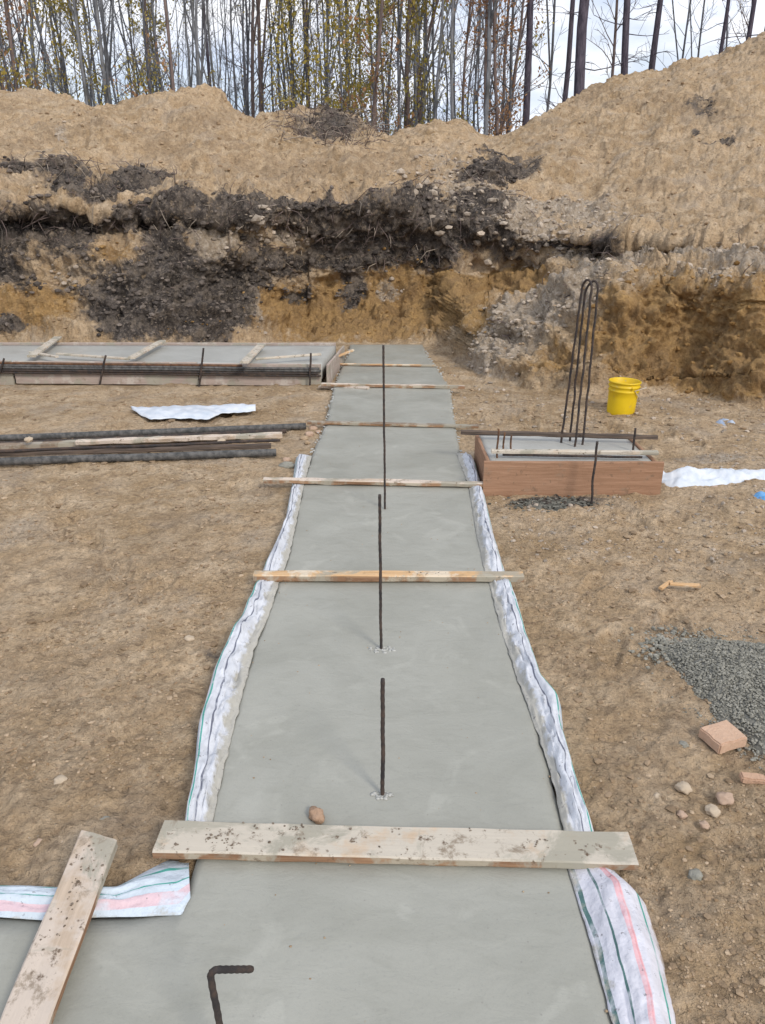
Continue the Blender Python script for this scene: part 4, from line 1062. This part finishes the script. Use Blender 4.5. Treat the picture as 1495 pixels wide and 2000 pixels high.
for (a_, b_, n_, kk) in [(-120, 20, 4, 'sapling'), (100, 150, 2, 'sapling'), (-20, 110, 3, 'russet'), (265, 330, 2, 'sapling'), (300, 345, 1, 'russet'), (560, 600, 2, 'sapling'), (640, 690, 3, 'sapling'), (760, 860, 4, 'sapling'), (690, 780, 2, 'russet'), (860, 990, 3, 'russet')]:
    for _ in range(n_):
        px = rt.uniform(a_, b_); Yd = rt.uniform(19, 30)
        plant(kk, px, Yd, KL[kk]+' '+zn(px), GP+' '+zn(px), s=rt.uniform(.9, 1.5), sr=rt.uniform(.9, 1.3))
right = [('dark', 1035, 20, .95, 'lone dark trunk standing just right of the crowded wood'), ('slim', 1073, 22, 1.0, 'thin dark trunk second right of the crowded wood'),
 ('dark', 1102, 23, .85, 'slender dark trunk close left of the thickest pine'), ('dark', 1127, 18.5, 1.32, 'thickest dark pine trunk rising from the long sand slope'),
 ('brown', 1204, 24, .8, 'slender trunk standing alone right of the thickest pine'), ('dark', 1230, 21, 1.05, 'sturdy dark trunk left of the crossing pair'),
 ('dark', 1262, 22, .95, 'left trunk of the crossing pair at right'), ('dark', 1272, 23, .9, 'right leaning trunk of the crossing pair at right'),
 ('slim', 1318, 25, .9, 'thin forked tree on the crest between pair and corner'), ('slim', 1368, 26, .9, 'thin trunk left of the group near the right corner'),
 ('dark', 1393, 24, .72, 'dark trunk left in the group near the right corner'), ('slim', 1410, 27, .9, 'thin trunk in the group near the right corner'),
 ('dark', 1436, 23, .8, 'leaning dark trunk in the group near the right corner'), ('brown', 1452, 25, .8, 'brown trunk next to the corner pine'), ('dark', 1487, 19.5, 1.45, 'massive dark trunk cut off by the right photo edge')]
for i, (kd, px, Yd, sr, lb) in enumerate(right): plant(kd, px, Yd, lb, 'spaced dark trunks above the right sand slope', s=1.1, sr=sr, v=i % (4 if kd != 'brown' else 3), rot=i*1.3)
for k, px in enumerate([1560, 1620, 1700, 1790, 1890, -220, -300, -400, -520]):
    plant('dark' if px > 0 else 'slim', px, 22+k, KL['dark' if px > 0 else 'slim']+' beyond the photo edge', 'trees beyond the photo edges')
for kd_, lst in PROTO.items():                 # drop any source tree that was never planted
    for i_, (t_, c_) in enumerate(lst):
        if (kd_, i_) not in used:
            bpy.data.objects.remove(t_); bpy.data.objects.remove(c_)
# far undergrowth twigs reading as one mass along the foot of the wood
mb = MB()
for _ in range(700):
    px = rt.uniform(-200, 1010); Yd = rt.uniform(20, 36); g = D(px, 200, Yd); b = Vector((g.x, g.y, 1.35)); h = rt.uniform(1.2, 4.2)
    l = Vector((rt.gauss(0, .12), rt.gauss(0, .1), 1)); m_ = b+l*h*.5+Vector((rt.gauss(0, .08), 0, 0)); e = b+l*h+Vector((rt.gauss(0, .2), 0, 0))
    mb.tube([b, m_, e], [.013, .009, .004], 3, 0 if rt.random() < .6 else 1, False)
    for q in range(3):
        s_ = m_.lerp(e, rt.random()); mb.tube([s_, s_+Vector((rt.gauss(0, .3), rt.gauss(0, .2), rt.uniform(.1, .5)))], [.006, .003], 3, 0, False)
    if rt.random() < .35:
        for q in range(7):
            c_ = m_.lerp(e, rt.random())+Vector((rt.gauss(0, .15), rt.gauss(0, .1), rt.gauss(0, .15))); z_ = rt.uniform(.03, .055)
            a_ = Vector((rt.gauss(0, 1), rt.gauss(0, 1), rt.gauss(0, 1))).normalized(); b_ = a_.cross(Vector((.3, .2, 1))).normalized()
            mb.quad(c_-a_*z_, c_-b_*z_*.7, c_+a_*z_, c_+b_*z_*.7, 2)
tag(mb.build('undergrowth', [M_bkg, M_bkl, M_lfg], smooth=False), 'tangle of thin undergrowth stems at the foot of the wood', 'undergrowth', kind='stuff')

# ------------------------------------------------------------------ world and light
w = bpy.data.worlds.new('World'); sc.world = w; w.use_nodes = True
nt = w.node_tree; bg = nt.nodes['Background']; tcw = nt.nodes.new('ShaderNodeTexCoord')
sky = nt.nodes.new('ShaderNodeTexSky'); sky.sky_type = 'NISHITA'; sky.sun_disc = False
SE, SR = math.radians(38), math.radians(145)
sky.sun_elevation = SE; sky.sun_rotation = SR; sky.altitude = 100; sky.dust_density = 2.0
mp = nt.nodes.new('ShaderNodeMapping'); mp.inputs['Scale'].default_value = (1, 1, 3.2); nt.links.new(tcw.outputs['Generated'], mp.inputs[0])
no = nt.nodes.new('ShaderNodeTexNoise'); no.inputs['Scale'].default_value = 3.4; no.inputs['Detail'].default_value = 8; no.inputs['Roughness'].default_value = .58
nt.links.new(mp.outputs[0], no.inputs['Vector'])
rp = nt.nodes.new('ShaderNodeValToRGB'); rp.color_ramp.elements[0].position = .38; rp.color_ramp.elements[0].color = (.45, .45, .45, 1); rp.color_ramp.elements[1].position = .56
nt.links.new(no.outputs['Fac'], rp.inputs[0])
no2 = nt.nodes.new('ShaderNodeTexNoise'); no2.inputs['Scale'].default_value = 7; no2.inputs['Detail'].default_value = 6; nt.links.new(mp.outputs[0], no2.inputs['Vector'])
rp2 = nt.nodes.new('ShaderNodeValToRGB'); rp2.color_ramp.elements[0].position = .35; rp2.color_ramp.elements[1].position = .7
rp2.color_ramp.elements[0].color = (6.2, 7.0, 8.6, 1); rp2.color_ramp.elements[1].color = (10., 10., 10.2, 1)
nt.links.new(no2.outputs['Fac'], rp2.inputs[0])
mx = nt.nodes.new('ShaderNodeMix'); mx.data_type = 'RGBA'
nt.links.new(rp.outputs[0], mx.inputs[0]); nt.links.new(sky.outputs[0], mx.inputs[6]); nt.links.new(rp2.outputs[0], mx.inputs[7])
nt.links.new(mx.outputs[2], bg.inputs[0]); bg.inputs[1].default_value = .1
sd = bpy.data.lights.new('sun', 'SUN'); sd.energy = 1.7; sd.angle = math.radians(14); sd.color = (1, .93, .82)
so = bpy.data.objects.new('sun', sd); COL.objects.link(so)
so.rotation_euler = (math.pi/2-SE, 0, math.pi-SR)
dvec = Vector((math.sin(SR)*math.cos(SE), math.cos(SR)*math.cos(SE), math.sin(SE)))
so.rotation_euler = (-dvec).to_track_quat('-Z', 'Y').to_euler()
sc.view_settings.view_transform = 'Standard'; sc.view_settings.look = 'None'; sc.view_settings.exposure = .36; sc.view_settings.gamma = 1
